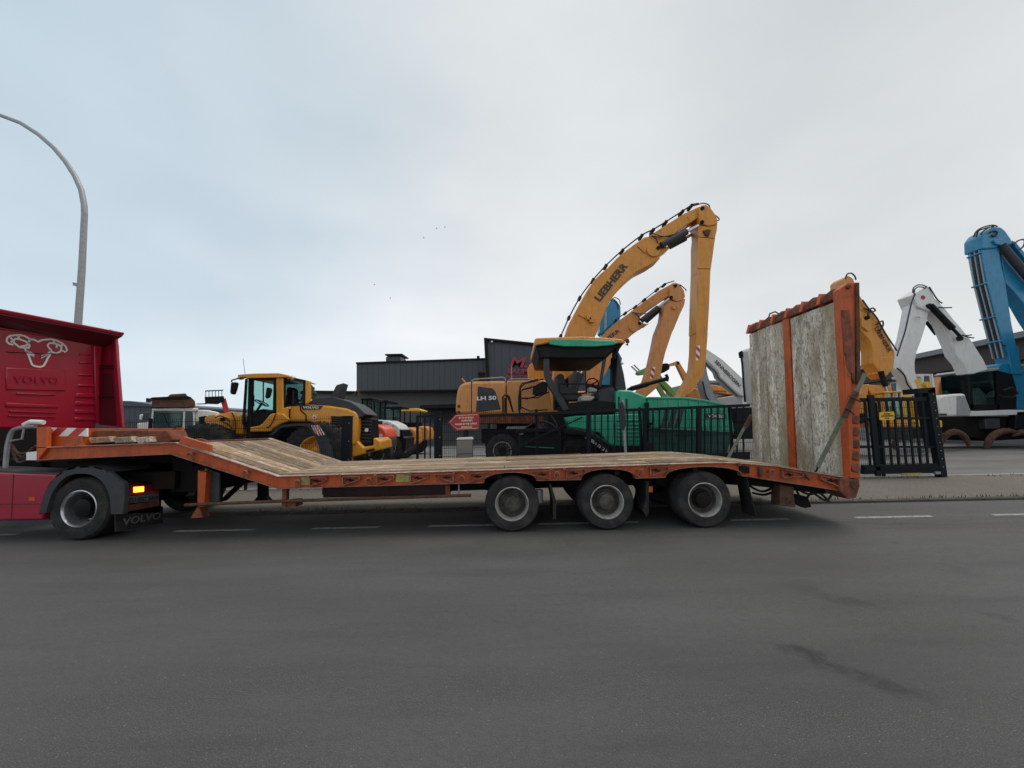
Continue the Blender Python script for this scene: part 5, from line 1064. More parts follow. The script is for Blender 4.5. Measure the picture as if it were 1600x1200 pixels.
for pts in ([(1228, 735), (1228, 600), (1240, 585), (1265, 585), (1280, 600), (1310, 720)], [(1352, 710), (1352, 600), (1362, 520), (1380, 495), (1500, 462)], [(1355, 610), (1500, 608), (1560, 575)], [(1370, 700), (1368, 560), (1385, 545), (1450, 530)]): T.part('ladder_rail', MB().tube([FL5.pt(*p, -.35) for p in C4(pts)], .02, 6), 'black_paint')
# boom
BD = 1.05
boom_lo = C6([(95, 1180), (150, 1020), (195, 935), (240, 850), (290, 765), (340, 690), (395, 635), (450, 590), (515, 520), (580, 465), (660, 405), (740, 350), (790, 345), (850, 395), (862, 440), (850, 500), (858, 518), (780, 570), (680, 620), (610, 680), (560, 730), (500, 800), (455, 870), (430, 930), (400, 1000), (360, 1110), (320, 1180), (250, 1300), (175, 1420), (70, 1500), (20, 1470), (40, 1330)])
prt(T, FL5, 'boom', boom_lo, BD, .75, 'handler_yellow', bev=.03)
prt(T, FL5, 'boom', C6([(770, 345), (820, 310), (920, 245), (1050, 165), (1170, 108), (1180, 185), (1060, 260), (960, 335), (880, 395), (850, 410)]), BD+.05, .65, 'handler_yellow', bev=.03)
joint(T, FL5, C6([(808, 452)])[0], 10.5, BD-.08, .9, 'handler_yellow', name='boom_knuckle')
prt(T, FL5, 'cylinder_bracket', C6([(850, 420), (920, 425), (930, 440), (850, 498), (800, 500)]), BD+.1, .5, 'handler_yellow', bev=.02)
prt(T, FL5, 'boom_head', C6([(1165, 125), (1180, 102), (1215, 95), (1250, 120), (1300, 190), (1308, 235), (1290, 255), (1235, 265), (1170, 245), (1160, 200)]), BD-.08, .9, 'handler_yellow', bev=.03)
for c in ((1190, 125), (1188, 233), (845, 435)): joint(T, FL5, C6([c])[0], 3, BD-.12, .06, 'dark_steel')
stick = C6([(1150, 262), (1225, 268), (1305, 240), (1300, 300), (1290, 340), (1265, 520), (1250, 620), (1240, 900), (1228, 1100)])+C7([(1030, 0), (1018, 160), (1010, 260), (995, 335), (930, 420), (850, 500), (812, 500), (868, 400), (905, 335), (925, 270), (936, 150), (940, 0)])+C6([(1135, 1100), (1140, 900), (1150, 600), (1150, 400), (1158, 330)])
prt(T, FL5, 'stick', stick, BD-.02, .62, 'handler_yellow', bev=.025)
prt(T, FL5, 'stick_bracket', C6([(1195, 300), (1235, 288), (1258, 300), (1235, 345), (1215, 335)]), BD-.1, .1, 'rust', bev=.01)
hazard(T, FL5, C7([(970, 100), (964, 215), (936, 215), (942, 100)]), 2, BD-.03)
for a, b, d in ((C6([(868, 415)])[0], C6([(1155, 262)])[0], BD-.05), (C6([(930, 425)])[0], C6([(1110, 330)])[0], BD+.55)): cyl(T, FL5, a, b, .13, d, .68, mats=('grey_plastic', 'chrome'))
cyl(T, FL5, (893, 610), (913, 555), .15, BD-.25, .5, mats=('grey_plastic', 'chrome')); cyl(T, FL5, (897, 612), (917, 556), .15, BD+.95, .5, mats=('grey_plastic', 'chrome'))
prt(T, FL5, 'boom_foot', C5([(622, 380), (640, 345), (680, 332), (720, 360), (745, 385), (770, 460), (770, 490), (640, 480), (625, 440)]), BD-.3, .3, 'handler_yellow', bev=.02)
hl = C6([(60, 1200), (95, 1130), (160, 985), (245, 830), (350, 690), (450, 580), (580, 460), (730, 345), (820, 300), (920, 238), (1050, 155), (1120, 110), (1170, 100)])
hoserun(T, FL5, hl, BD+.1, 4, .1, .03, offs=(-2.2, -2.2))
for pts in ([(1120, 108), (1190, 88), (1235, 100), (1245, 125)], [(1285, 180), (1315, 205), (1315, 220), (1295, 225)]): hose(T, FL5, C6(pts), .025, BD+.2)
for pts in ([(800, 320), (850, 340), (930, 345), (1010, 310), (1080, 265)], [(790, 345), (850, 352), (900, 345), (1000, 322)], [(770, 340), (820, 360), (840, 400)]): hose(T, FL5, C6(pts), .022, BD-.06)
for a, b in (((680, 425), (740, 480)), ((215, 960), (290, 1000)), ((1145, 598), (1250, 600)), ((1150, 350), (1285, 362)), ((1070, 195), (1090, 225))): T.part('weld_seam', MB().tube([FL5.pt(*C6([a])[0], BD-.025), FL5.pt(*C6([b])[0], BD-.025)], .012, 4), 'rust')
for p in ((320, 1000), (300, 980)): prt(T, FL5, 'lamp_bracket', C6([(p[0]-15, p[1]-20), (p[0]+15, p[1]-20), (p[0]+20, p[1]+15), (p[0]-10, p[1]+15)]), BD-.2, .2, 'handler_yellow')
ftext(T, FL5, 'boom_lettering', 'LIEBHERR', C6([(385, 858)])[0], C6([(608, 578)])[0], 11, BD-.01, 'decal_black', bold=.035)
# cab on the far side, seen between the paver's posts
prt(T, FL5, 'operator_cab', [(868, 584), (888, 582), (889, 640), (868, 640)], 1.9, 1.0, 'black_paint', bev=.03)

# --- second orange handler, further right and behind
FH2 = Fr(0, 18.5); T = Thing('material_handler', 'orange material handler with the shorter second boom behind the tallest one', 'material handler', (P(960, 700, 19).x, 19.6, 0))
prt(T, FH2, 'boom', C6([(300, 1240), (430, 1098), (540, 1000), (640, 930), (700, 935), (700, 1015), (760, 1035), (765, 1028), (660, 1095), (600, 1150), (560, 1200), (500, 1290), (440, 1400), (380, 1500), (300, 1480)]), .9, .7, 'handler_orange', bev=.03)
prt(T, FH2, 'boom', C6([(620, 940), (740, 850), (850, 770), (938, 722), (945, 800), (870, 850), (790, 905), (720, 960), (690, 975)]), .95, .6, 'handler_orange', bev=.03)
joint(T, FH2, C6([(655, 1052)])[0], 8, .82, .85, 'handler_orange', name='boom_knuckle')
prt(T, FH2, 'boom_head', C6([(930, 745), (950, 712), (980, 706), (1010, 718), (1045, 770), (1055, 815), (1030, 850), (985, 855), (935, 830)]), .82, .85, 'handler_orange', bev=.03)
for c in ((977, 732), (945, 822), (700, 1025)): joint(T, FH2, C6([c])[0], 2.6, .78, .06, 'dark_steel')
prt(T, FH2, 'stick', C6([(915, 840), (985, 858), (1055, 830), (1048, 880), (1010, 960), (965, 1070)])+C7([(750, 0), (700, 150), (680, 230), (672, 280), (650, 400), (620, 440), (550, 500), (475, 480), (540, 370), (580, 240), (600, 150), (630, 0)])+C6([(870, 1000), (885, 900)]), .85, .6, 'handler_orange', bev=.025)
hazard(T, FH2, C7([(622, 268), (600, 360), (575, 360), (595, 268)]), 2, .83); prt(T, FH2, 'stick_bracket', C6([(955, 890), (975, 878), (995, 890), (975, 915), (955, 912)]), .75, .1, 'handler_orange')
cyl(T, FH2, C6([(712, 1005)])[0], C6([(925, 835)])[0], .13, .82, .6, mats=('grey_plastic', 'chrome')); cyl(T, FH2, C6([(745, 1010)])[0], C6([(930, 850)])[0], .13, 1.5, .6, mats=('grey_plastic', 'chrome'))
hoserun(T, FH2, C6([(400, 1125), (520, 1010), (600, 950), (680, 900), (750, 845), (850, 765), (905, 728), (975, 705)]), 1.0, 4, .1, .028, offs=(-1.5, -2))
for pts in ([(640, 940), (700, 950), (750, 950)], [(660, 945), (690, 975), (700, 1000)], [(1010, 722), (1050, 755), (1062, 772)]): hose(T, FH2, C6(pts), .025, .8)
ftext(T, FH2, 'boom_lettering', 'LIEBHERR', (932, 545), C6([(545, 1090)])[0], 5.5, .88, 'decal_black', bold=.015)
prt(T, FH2, 'upper_body', [(860, 612), (960, 610), (960, 655), (860, 655)], 0, 2.6, 'handler_orange', bev=.06); prt(T, FH2, 'undercarriage', [(870, 655), (1000, 655), (1000, 684), (870, 684)], .2, 2.2, 'dark_steel')
# --- blue handler seen between them
FH3 = Fr(0, 23); T = Thing('material_handler', 'blue material handler with pale-roofed cab between the two orange booms', 'material handler', (P(950, 700, 23).x, 24, 0))
prt(T, FH3, 'boom_head', C6([(470, 850), (490, 828), (520, 850), (548, 890), (550, 960), (540, 1010), (500, 1060), (400, 1115), (385, 1100), (385, 1000), (430, 920)]), .6, .7, 'blue_paint', bev=.04); prt(T, FH3, 'boom_edge', C6([(425, 940), (440, 930), (440, 1080), (420, 1100)]), .57, .05, 'galvanised')
prt(T, FH3, 'boom', C6([(390, 1000), (440, 1090), (560, 1300), (540, 1420), (430, 1420), (400, 1200)]), .7, .5, 'blue_paint'); hose(T, FH3, C6([(470, 850), (500, 825), (535, 840), (548, 880)]), .03, .6); hose(T, FH3, C6([(500, 840), (525, 870), (530, 910)]), .03, .55)
prt(T, FH3, 'cab_roof', C5([(1090, 315), (1340, 320), (1378, 335), (1370, 345), (1300, 350), (1090, 340)]), 0, 1.6, 'decal_white', bev=.04); prt(T, FH3, 'operator_cab', C5([(1105, 345), (1330, 350), (1370, 420), (1375, 560), (1110, 560)]), .05, 1.5, 'black_paint', bev=.03); prt(T, FH3, 'cab_window', C5([(1135, 378), (1290, 380), (1290, 510), (1140, 505)]), .02, .04, 'blue_paint', bev=.02)
prt(T, FH3, 'upper_body', [(890, 615), (1010, 615), (1010, 655), (890, 655)], 0, 2.6, 'blue_paint', bev=.05); prt(T, FH3, 'undercarriage', [(900, 655), (1000, 655), (1000, 679), (900, 679)], .2, 2.2, 'dark_steel')

# ================================================================== GREEN ROAD PAVER
FP = Fr(0, 11.0); T = Thing('road_paver', 'large green road paver with roof canopy and hopper behind the gate', 'paver', (P(980, 705, 11.5).x, 12.2, 0))
def PV(n, pts, d, t, mat='paver_green', conv=C5, **k): return prt(T, FP, n, conv(pts) if conv else pts, d, t, mat, **k)
PV('canopy_roof', [(676, 150), (690, 140), (800, 136), (1050, 128), (1200, 136), (1350, 148), (1390, 165), (1382, 185), (1340, 180), (790, 178), (680, 200)], -.1, 2.7, 'handler_yellow', bev=.04)
PV('canopy_side', [(792, 152), (1050, 150), (1290, 160), (1335, 178), (1290, 195), (1150, 208), (900, 206), (792, 190)], -.13, .1, bev=.02)
PV('canopy_under', [(680, 200), (790, 190), (1330, 190), (1310, 225), (1235, 300), (1000, 306), (800, 300), (715, 300), (700, 250)], .0, 2.5, 'black_paint', bev=.05)
PV('canopy_post', [(745, 200), (790, 200), (795, 430), (830, 490), (950, 700), (905, 712), (790, 530), (752, 440)], .05, .18, 'grey_plastic', bev=.02); PV('canopy_post', [(745, 200), (790, 200), (795, 430), (830, 490), (950, 700), (905, 712), (790, 530), (752, 440)], 2.2, .18, 'grey_plastic')
PV('canopy_post', [(1215, 300), (1238, 300), (1198, 520), (1180, 520)], .1, .1, 'grey_plastic'); PV('canopy_post', [(1290, 230), (1320, 220), (1330, 560), (1285, 560)], .5, .12, 'black_paint')
PV('exhaust_shroud', [(1322, 262), (1335, 262), (1375, 420), (1395, 545), (1312, 550), (1318, 400)], .3, .8, 'grey_plastic', bev=.03); PV('roof_stay', [(1390, 150), (1340, 230), (1310, 300), (1290, 300), (1320, 220), (1330, 190), (1350, 170)], .0, .1, 'black_paint')
T.part('roof_beacon', MB().lathe(FP.pt(*C5([(1402, 165)])[0], .2), (0, 0, 1), [(.001, -.05), (.05, -.05), (.06, .0), (.04, .06), (.001, .07)], 14), 'rust'); T.part('beacon_stem', MB().tube([FP.pt(*p, .2) for p in C5([(1402, 165), (1404, 200), (1390, 190)])], .02, 6), 'black_paint')
PV('operator_deck', [(915, 660), (960, 645), (1230, 630), (1300, 635), (1300, 700), (950, 712)], .1, 2.3, 'black_paint', bev=.02); PV('deck_console', [(1175, 570), (1215, 530), (1290, 520), (1312, 545), (1312, 690), (1180, 690)], .3, 1.6, 'grey_plastic', bev=.05)
PV('operator_seat', [(840, 440), (875, 415), (905, 430), (930, 520), (1060, 590), (1060, 630), (930, 630), (860, 560)], 1.0, .5, 'seat_fabric', bev=.05); PV('operator_seat', [(1095, 515), (1170, 540), (1165, 562), (1110, 560)], .5, .5, 'cream_seat', bev=.04); PV('engine_box', [(1040, 590), (1090, 585), (1155, 600), (1120, 635), (1040, 635)], .4, .8, 'cream_seat', bev=.05)
for pts in ([(870, 500), (870, 560), (890, 580), (1060, 575), (1080, 560), (1080, 500), (870, 500)], [(1080, 580), (1080, 490), (1100, 462), (1140, 455), (1170, 475), (1178, 520)], [(560, 740), (555, 600), (565, 530), (600, 495), (745, 462)], [(565, 610), (620, 615), (790, 565)], [(570, 700), (565, 560), (590, 540), (690, 515)], [(570, 680), (640, 712), (780, 700)]): T.part('hand_rail', MB().tube([FP.pt(*p, .0) for p in C5(pts)], .02, 6), 'black_paint')
for pts in ([(430, 720), (428, 600), (445, 585), (465, 590), (510, 720)], [(448, 720), (446, 610)]): T.part('ladder_rail', MB().tube([FP.pt(*p, .0) for p in C5(pts)], .025, 6), 'black_paint')
c = FP.pt(*C5([(1130, 500)])[0], .6); m = MB(); ax = Vector((-.5, 0, .85)).normalized(); q = ax.cross(Vector((0, 1, 0))).normalized(); w_ = ax.cross(q); m.tube([c+(q*math.cos(t*.524)+w_*math.sin(t*.524))*.2 for t in range(12)], .018, 6, True); m.bar(c, c-ax*.3, .05, .05); m.bar(c-q*.2, c+q*.2, .03, .02); T.part('steering_wheel', m, 'black_paint')
PV('control_box', [(665, 520), (745, 475), (780, 500), (775, 560), (690, 585), (665, 570)], .2, .4, 'black_paint', bev=.02)
# bonnet, side and hopper
PV('bonnet', [(1312, 555), (1340, 545), (1425, 548), (1520, 585), (1560, 605), (1560, 880), (1312, 880)], .1, 2.2, bev=.05); 
PV('side_body', [(912, 762), (1000, 748), (1300, 738), (1330, 735), (1560, 735), (1545, 985), (1300, 988), (1250, 960), (1180, 880), (1060, 862), (950, 852)], .05, 2.3, bev=.03)
PV('side_arch', [(945, 830), (1060, 845), (1140, 880), (1300, 985), (1280, 990), (1120, 895), (1050, 868), (950, 850)], .0, .1, 'paver_green_dark', bev=.01)
for i in range(6): PV('louvre', [(1322, 778+i*30), (1520, 776+i*30), (1520, 792+i*30), (1322, 794+i*30)], .0, .06, bev=.012)
PV('body_slot', [(1390, 615), (1402, 612), (1404, 690), (1390, 692)], .07, .04, 'decal_black'); PV('body_slot', [(1330, 600), (1342, 600), (1342, 690), (1330, 690)], .07, .04, 'decal_black')
PV('hopper_side', [(565, 505), (850, 508), (1000, 530), (1160, 562), (1200, 580), (1240, 770), (590, 742), (565, 700)], .0, .15, conv=C7, bev=.02)
PV('hopper_rim', [(565, 500), (850, 502), (1010, 522), (1165, 556), (1160, 568), (1000, 538), (850, 518), (565, 515)], -.04, .25, 'light_green' if False else 'paver_green', conv=C7, bev=.01)
PV('hopper_lower', [(565, 745), (590, 742), (1240, 772), (1180, 940), (1165, 985), (565, 985)], .15, 2.1, 'paver_green_dark', conv=C7, bev=.03)
PV('hopper_side', [(600, 500), (1130, 540), (1210, 770), (600, 742)], 2.3, .12, conv=C7)
for x in (640, 720, 800, 880, 960, 1040, 1120, 1200): PV('hopper_fold', [(x, 515+max(0, x-820)*.13), (x+8, 515+max(0, x-820)*.13), (x+20, 755), (x+10, 755)], -.025, .05, conv=C7)
for k in range(3): PV('side_stripe', [(700+k*55, 600), (735+k*55, 600), (700+k*55, 742), (660+k*55, 742)], -.03, .02, 'grey_plastic', conv=C7)
prt(T, FP, 'logo_plate', C7([(1018, 628), (1175, 632), (1175, 668), (1018, 664)]), -.035, .02, 'grey_plastic'); ftext(T, FP, 'lettering', 'VÖGELE', C7([(1032, 660)])[0], C7([(1162, 662)])[0], 4.4, -.045, 'decal_white', bold=.015)
PV('hopper_cylinder', [(545, 545), (570, 545), (572, 700), (605, 700), (600, 720), (550, 720)], -.1, .12, 'black_paint', conv=C7)
T.part('cylinder', MB().tube([FP.pt(*p, .8) for p in C7([(430, 438), (560, 400)])], .075, 12), 'black_paint'); T.part('piston_rod', MB().tube([FP.pt(*p, .8) for p in C7([(560, 400), (710, 358)])], .06, 10), 'black_paint'); T.part('cylinder_eye', MB().tube([FP.pt(*p, .8) for p in C7([(702, 325), (715, 350), (710, 378)])], .05, 8), 'black_paint')
joint(T, FP, C7([(432, 440)])[0], 3.4, .7, .25, 'black_paint')
PV('hopper_hinge', [(535, 680), (640, 690), (640, 770), (535, 760)], .3, 1.8, 'dark_steel', conv=C7)
# screed arm with the lettering, tracks, screed
PV('screed_arm', [(905, 850), (1060, 865), (1120, 890), (1210, 960), (1290, 1055), (1230, 1055), (1150, 985), (1080, 920), (1040, 900), (900, 890)], -.12, .2, 'black_paint', bev=.02)
ftext(T, FP, 'arm_lettering', 'J', C5([(1068, 912)])[0], C5([(1084, 922)])[0], 4.6, -.13, 'decal_white', bold=.015); ftext(T, FP, 'arm_lettering', 'SEA 1512 V', C5([(1112, 948)])[0], C5([(1240, 1040)])[0], 4.6, -.13, 'decal_white', bold=.02)
PV('crawler_track', [(900, 960), (940, 930), (1500, 930), (1600, 960), (1640, 1040), (1600, 1100), (940, 1100), (890, 1040)], .1, .4, 'rubber', bev=.04); PV('crawler_track', [(900, 960), (940, 930), (1500, 930), (1600, 960), (1640, 1040), (1600, 1100), (940, 1100), (890, 1040)], 2.0, .4, 'rubber', bev=.04)
for i in range(7): joint(T, FP, C5([(960+i*95, 1020)])[0], 7.5, .05, .1, 'dark_steel', name='track_roller')
PV('lower_frame', [(780, 740), (1300, 720), (1300, 960), (780, 960)], .5, 1.5, 'dark_steel'); PV('screed', [(560, 880), (880, 860), (900, 1080), (560, 1080)], -.2, 2.9, 'black_paint', bev=.04); PV('screed_walkway', [(540, 860), (880, 840), (880, 868), (540, 884)], -.4, 3.2, 'dark_steel')
for pts in ([(700, 760), (740, 830), (870, 880)], [(600, 850), (700, 790), (800, 810), (870, 870)], [(800, 740), (850, 830), (880, 990)]): hose(T, FP, C5(pts), .025, -.1)
PV('screed_tube', [(600, 985), (830, 998), (830, 1004), (600, 992)], -.25, .05, 'paver_green'); PV('control_panel', [(560, 870), (590, 870), (590, 895), (560, 895)], -.3, .05, 'galvanised')

# ================================================================== BACKGROUND MACHINES BETWEEN PAVER AND RAMP
FG1 = Fr(0, 26); T = Thing('telehandler', 'light green telehandler arm with two tines behind the orange sticks', 'telehandler', (P(1040, 700, 26).x, 27, 0))
def X(n, pts, d, t, mat, conv=C7, **k): return prt(T, FG1, n, conv(pts), d, t, mat, **k)
X('boom', [(635, 335), (660, 325), (690, 370), (815, 495), (760, 500), (650, 385)], 0, .5, 'light_green', bev=.02); X('lift_link', [(630, 420), (655, 400), (710, 500), (680, 505)], .1, .3, 'light_green'); X('boom', [(485, 300), (560, 265), (600, 262), (620, 330), (560, 320), (500, 328), (478, 318)], 0, .5, 'light_green', bev=.02)
for p in ([(430, 262), (436, 258), (488, 305), (480, 310)], [(450, 250), (456, 247), (500, 290), (494, 296)]): X('tine', p, .1, .1, 'galvanised')
X('body', [(700, 500), (900, 500), (900, 700), (700, 700)], 0, 2, 'light_green')
FG2 = Fr(0, 24); T = Thing('mini_excavator', 'orange mini excavator arm with dark bucket between the two orange sticks', 'excavator', (P(1070, 700, 24).x, 25, 0))
def X(n, pts, d, t, mat, conv=C7, **k): return prt(T, FG2, n, conv(pts), d, t, mat, **k)
X('stick', [(720, 245), (795, 220), (812, 235), (800, 250), (725, 258)], .1, .25, 'handler_orange'); X('boom', [(780, 222), (805, 222), (870, 330), (850, 380), (790, 255)], .1, .3, 'handler_orange', bev=.02); X('bucket', [(660, 290), (680, 240), (715, 236), (735, 258), (730, 285), (690, 310)], 0, .6, 'dark_steel', bev=.03); X('boom', [(850, 330), (880, 350), (960, 520), (900, 520)], .1, .3, 'handler_orange')
X('body', [(860, 520), (980, 470), (1000, 700), (860, 700)], 0, 1.8, 'handler_orange')
FG3 = Fr(0, 22); T = Thing('excavator', 'row-end orange excavator with dark lettering stripe under the white lattice boom', 'excavator', (P(1125, 700, 22).x, 23, 0))
def X(n, pts, d, t, mat, conv=C7, **k): return prt(T, FG3, n, conv(pts), d, t, mat, **k)
X('boom', [(910, 410), (1060, 405), (1180, 420), (1280, 470), (1285, 490), (1180, 480), (1060, 460), (1000, 470), (930, 500)], 0, .6, 'handler_orange', bev=.03); X('knuckle', [(880, 470), (920, 430), (980, 450), (985, 520), (880, 520)], -.1, .8, 'handler_orange', bev=.04)
ftext(T, FG3, 'lettering', 'LIEBHERR', C7([(1075, 460)])[0], C7([(1175, 466)])[0], 2.4, -.02, 'decal_black', bold=.015)
X('upper_body', [(870, 495), (1000, 500), (1000, 640), (870, 640)], .3, 2.2, 'red_orange', bev=.05); X('undercarriage', [(870, 640), (1300, 640), (1300, 790), (870, 790)], .3, 2.4, 'dark_steel'); X('operator_cab', [(1200, 480), (1290, 485), (1300, 640), (1200, 640)], .2, 1.3, 'black_paint', bev=.03)
for pts in ([(1190, 560), (1205, 530), (1240, 520), (1260, 545)], [(1100, 510), (1140, 540), (1200, 520)]): T.part('hose', MB().tube([FG3.pt(*p, -.1) for p in C7(pts)], .04, 6), 'hose_rubber')
FG4 = Fr(0, 19); T = Thing('material_handler', 'white material handler boom with black slanting lettering left of the ramp', 'material handler', (P(1170, 700, 19).x, 20, 0))
def X(n, pts, d, t, mat, conv=C7, **k): return prt(T, FG4, n, conv(pts), d, t, mat, **k)
X('boom', [(1005, 125), (1030, 130), (1150, 212), (1310, 362), (1340, 400), (1330, 500), (1290, 490), (1200, 420), (1125, 345), (1110, 300), (1060, 250), (1010, 205)], .2, .6, 'white_paint', bev=.03)
X('cylinder_rail', [(1015, 215), (1110, 300), (1130, 345), (1280, 485), (1275, 495), (1120, 350), (1100, 305), (1012, 225)], .05, .2, 'galvanised')
X('stick', [(985, 255), (1015, 240), (1030, 330), (1060, 420), (1085, 495), (1120, 550), (1040, 550), (1010, 500), (985, 420), (975, 370)], .25, .5, 'grey_paint', bev=.03); hose(T, FG4, C7([(990, 380), (1005, 450), (1020, 500), (1050, 540)]), .04, .15)
ftext(T, FG4, 'boom_lettering', 'SENNEBOGEN', C7([(1082, 228)])[0], C7([(1272, 424)])[0], 5, .17, 'decal_black', bold=.02)
X('body', [(1300, 480), (1500, 480), (1500, 640), (1300, 640)], .3, 2.5, 'white_paint', bev=.05)
FG5 = Fr(0, 15); T = Thing('excavator_stick', 'white upright excavator arm with steel pipes at the far edge of the ramp', 'excavator', (P(1170, 700, 15).x, 16, 0))
def X(n, pts, d, t, mat, conv=C7, **k): return prt(T, FG5, n, conv(pts), d, t, mat, **k)
X('stick', [(1345, 140), (1360, 115), (1420, 100), (1450, 560), (1395, 560), (1365, 300)], .1, .5, 'white_paint', bev=.04)
for o in (0, 12): T.part('steel_pipe', MB().tube([FG5.pt(*p, -.0) for p in C7([(1320+o, 540), (1308+o, 400), (1298+o, 250), (1290+o, 190), (1295+o, 150)])], .03, 8), 'galvanised' if o else 'dark_steel')
X('stick_pivot', [(1280, 150), (1300, 138), (1310, 190), (1285, 195)], -.05, .1, 'dark_steel'); X('undercarriage', [(1240, 700), (1400, 700), (1400, 830), (1240, 830)], .2, 2.2, 'dark_steel', bev=.04); X('upper_body', [(1250, 585), (1400, 580), (1400, 700), (1250, 700)], .2, 2.4, 'black_paint', bev=.04)
for k in range(4): X('concrete_leg', [(1165+k*55, 840+k*0), (1195+k*55, 838), (1200+k*55, 990), (1160+k*55, 990)], -1.2, .3, 'grey_paint') if False else None

# ================================================================== RIGHT OF THE RAMP
FR1 = Fr(0, 16); T = Thing('excavator', 'orange excavator boom with black lettering just right of the raised ramp', 'excavator', (P(1400, 700, 16).x, 17, 0))
def X(n, pts, d, t, mat='handler_yellow', conv=R1, **k): return prt(T, FR1, n, conv(pts), d, t, mat, **k)
X('boom', [(60, 560), (100, 620), (150, 695), (180, 740), (240, 795), (300, 905), (370, 1020), (425, 1140), (430, 1200), (380, 1250), (300, 1330), (240, 1240), (240, 1130), (220, 1060), (190, 1020), (150, 980), (90, 900), (40, 760)], .3, .6, bev=.03)
X('boom_plate', [(145, 850), (210, 905), (230, 940), (200, 970), (150, 930)], .22, .8, bev=.02)
X('boom_foot', [(300, 1190), (400, 1180), (425, 1200), (415, 1290), (340, 1370), (290, 1330)], .28, .64, 'handler_yellow', bev=.03)
X('boom_head', [(0, 520), (30, 490), (75, 520), (110, 640), (70, 700), (0, 600)], .2, .8, 'handler_orange', bev=.04)
ftext(T, FR1, 'boom_lettering', 'LIEBHERR', R1([(252, 940)])[0], R1([(372, 1150)])[0], 6, .28, 'decal_black', bold=.02)
for pts in ([(150, 700), (200, 770), (270, 850), (330, 960), (380, 1040), (445, 1135)], [(160, 770), (230, 800), (260, 790), (230, 770), (200, 820), (210, 850)], [(270, 910), (320, 880), (325, 920), (300, 960)], [(5, 520), (20, 482), (55, 474), (85, 500), (95, 530)]): hose(T, FR1, R1(pts), .03, .2)
joint(T, FR1, R1([(200, 850)])[0], 3, .2, .1, 'dark_steel')
cyl(T, FR1, (1376, 580), (1388, 620), .1, .2, .6)
X('upper_body', [(130, 1420), (400, 1430), (400, 1650), (130, 1650)], .2, 2.4, 'handler_yellow', bev=.05)
# compact yellow excavators seen through the gate
def mini(px, label, Y, grp=None, roof='handler_yellow', s=1.0):
    global T
    f = Fr(0, Y); T = Thing('mini_excavator', label, 'excavator', (P(px, 700, Y).x, Y+.8, 0)); k = s
    h = 676
    q = [(px-14*k, h-62*k), (px+12*k, h-63*k), (px+16*k, h-22*k), (px-15*k, h-22*k)]
    cabframe(T, f, q, .1, 1.0, roof, 'glass_teal'); prt(T, f, 'body', [(px-22*k, h-24*k), (px+26*k, h-24*k), (px+27*k, h-10*k), (px-22*k, h-8*k)], .0, 1.4, roof, bev=.05)
    prt(T, f, 'crawler_track', [(px-24*k, h-6*k), (px+24*k, h-6*k), (px+28*k, h+2*k), (px+24*k, h+10*k), (px-24*k, h+10*k), (px-28*k, h+2*k)], .0, .3, 'rubber', bev=.04); prt(T, f, 'crawler_track', [(px-24*k, h-6*k), (px+24*k, h-6*k), (px+28*k, h+2*k), (px+24*k, h+10*k), (px-24*k, h+10*k), (px-28*k, h+2*k)], 1.1, .3, 'rubber', bev=.04)
    prt(T, f, 'boom', [(px-24*k, h-20*k), (px-34*k, h-60*k), (px-42*k, h-74*k), (px-38*k, h-76*k), (px-28*k, h-62*k), (px-18*k, h-22*k)], .4, .2, roof, bev=.02); prt(T, f, 'stick', [(px-42*k, h-76*k), (px-38*k, h-74*k), (px-44*k, h-30*k), (px-48*k, h-30*k)], .42, .16, roof, bev=.02)
    prt(T, f, 'bucket', [(px-50*k, h-30*k), (px-42*k, h-30*k), (px-38*k, h-18*k), (px-50*k, h-14*k)], .3, .4, 'dark_steel', bev=.02)
mini(1396, 'yellow-framed mini excavator with glazed cab behind the yellow warning sign', 14.6, roof='handler_yellow'); mini(1452, 'small yellow mini excavator partly hidden by the leaning portal post', 17, roof='decal_yellow', s=.8)
# white excavator
FR3 = Fr(0, 17.5); T = Thing('excavator', 'white excavator with peaked arm and black cylinders right of the ramp', 'excavator', (P(1480, 700, 17.5).x, 18.7, 0))
def X(n, pts, d, t, mat='white_paint', conv=R1, **k): return prt(T, FR3, n, conv(pts), d, t, mat, **k)
X('stick', R1([(598, 660), (620, 640), (700, 760), (722, 785), (690, 920), (650, 1050), (612, 1150)])+R2([(470, 115), (472, 170), (490, 240), (490, 312), (470, 312), (425, 235), (375, 150), (383, 60)])+R1([(535, 1020), (563, 880), (583, 770)]), .25, .55, conv=lambda p: p, bev=.03)
X('boom_head', [(575, 660), (600, 640), (690, 585), (720, 585), (745, 640), (770, 690), (820, 730), (800, 790), (720, 800), (620, 760)], .15, .75, bev=.04)
X('boom', R1([(755, 800), (800, 720), (860, 780), (930, 870), (1000, 950), (1080, 1050), (1170, 1190)])+R2([(930, 95), (960, 160), (860, 190), (825, 190), (795, 120), (745, 60)])+R1([(930, 1110), (880, 1000), (835, 900), (785, 840)]), .3, .5, conv=lambda p: p, bev=.03)
cyl(T, FR3, R1([(728, 748)])[0], R1([(1000, 1030)])[0], .13, .1, .7, mats=('black_paint', 'black_paint')); cyl(T, FR3, R1([(700, 885)])[0], R1([(840, 1065)])[0], .1, .9, .6, mats=('black_paint', 'black_paint'))
for c, r_ in (((728, 748), 3.4), ((990, 1028), 4), ((652, 838), 2.5)): joint(T, FR3, R1([c])[0], r_, .05, .1, 'black_paint' if r_ > 3 else 'white_paint')
T.part('round_decal', MB().lathe(FR3.pt(*R1([(668, 680)])[0], .14), FR3.n, [(.001, -.004), (.10, -.004), (.10, .01)], 16), 'letter_red')
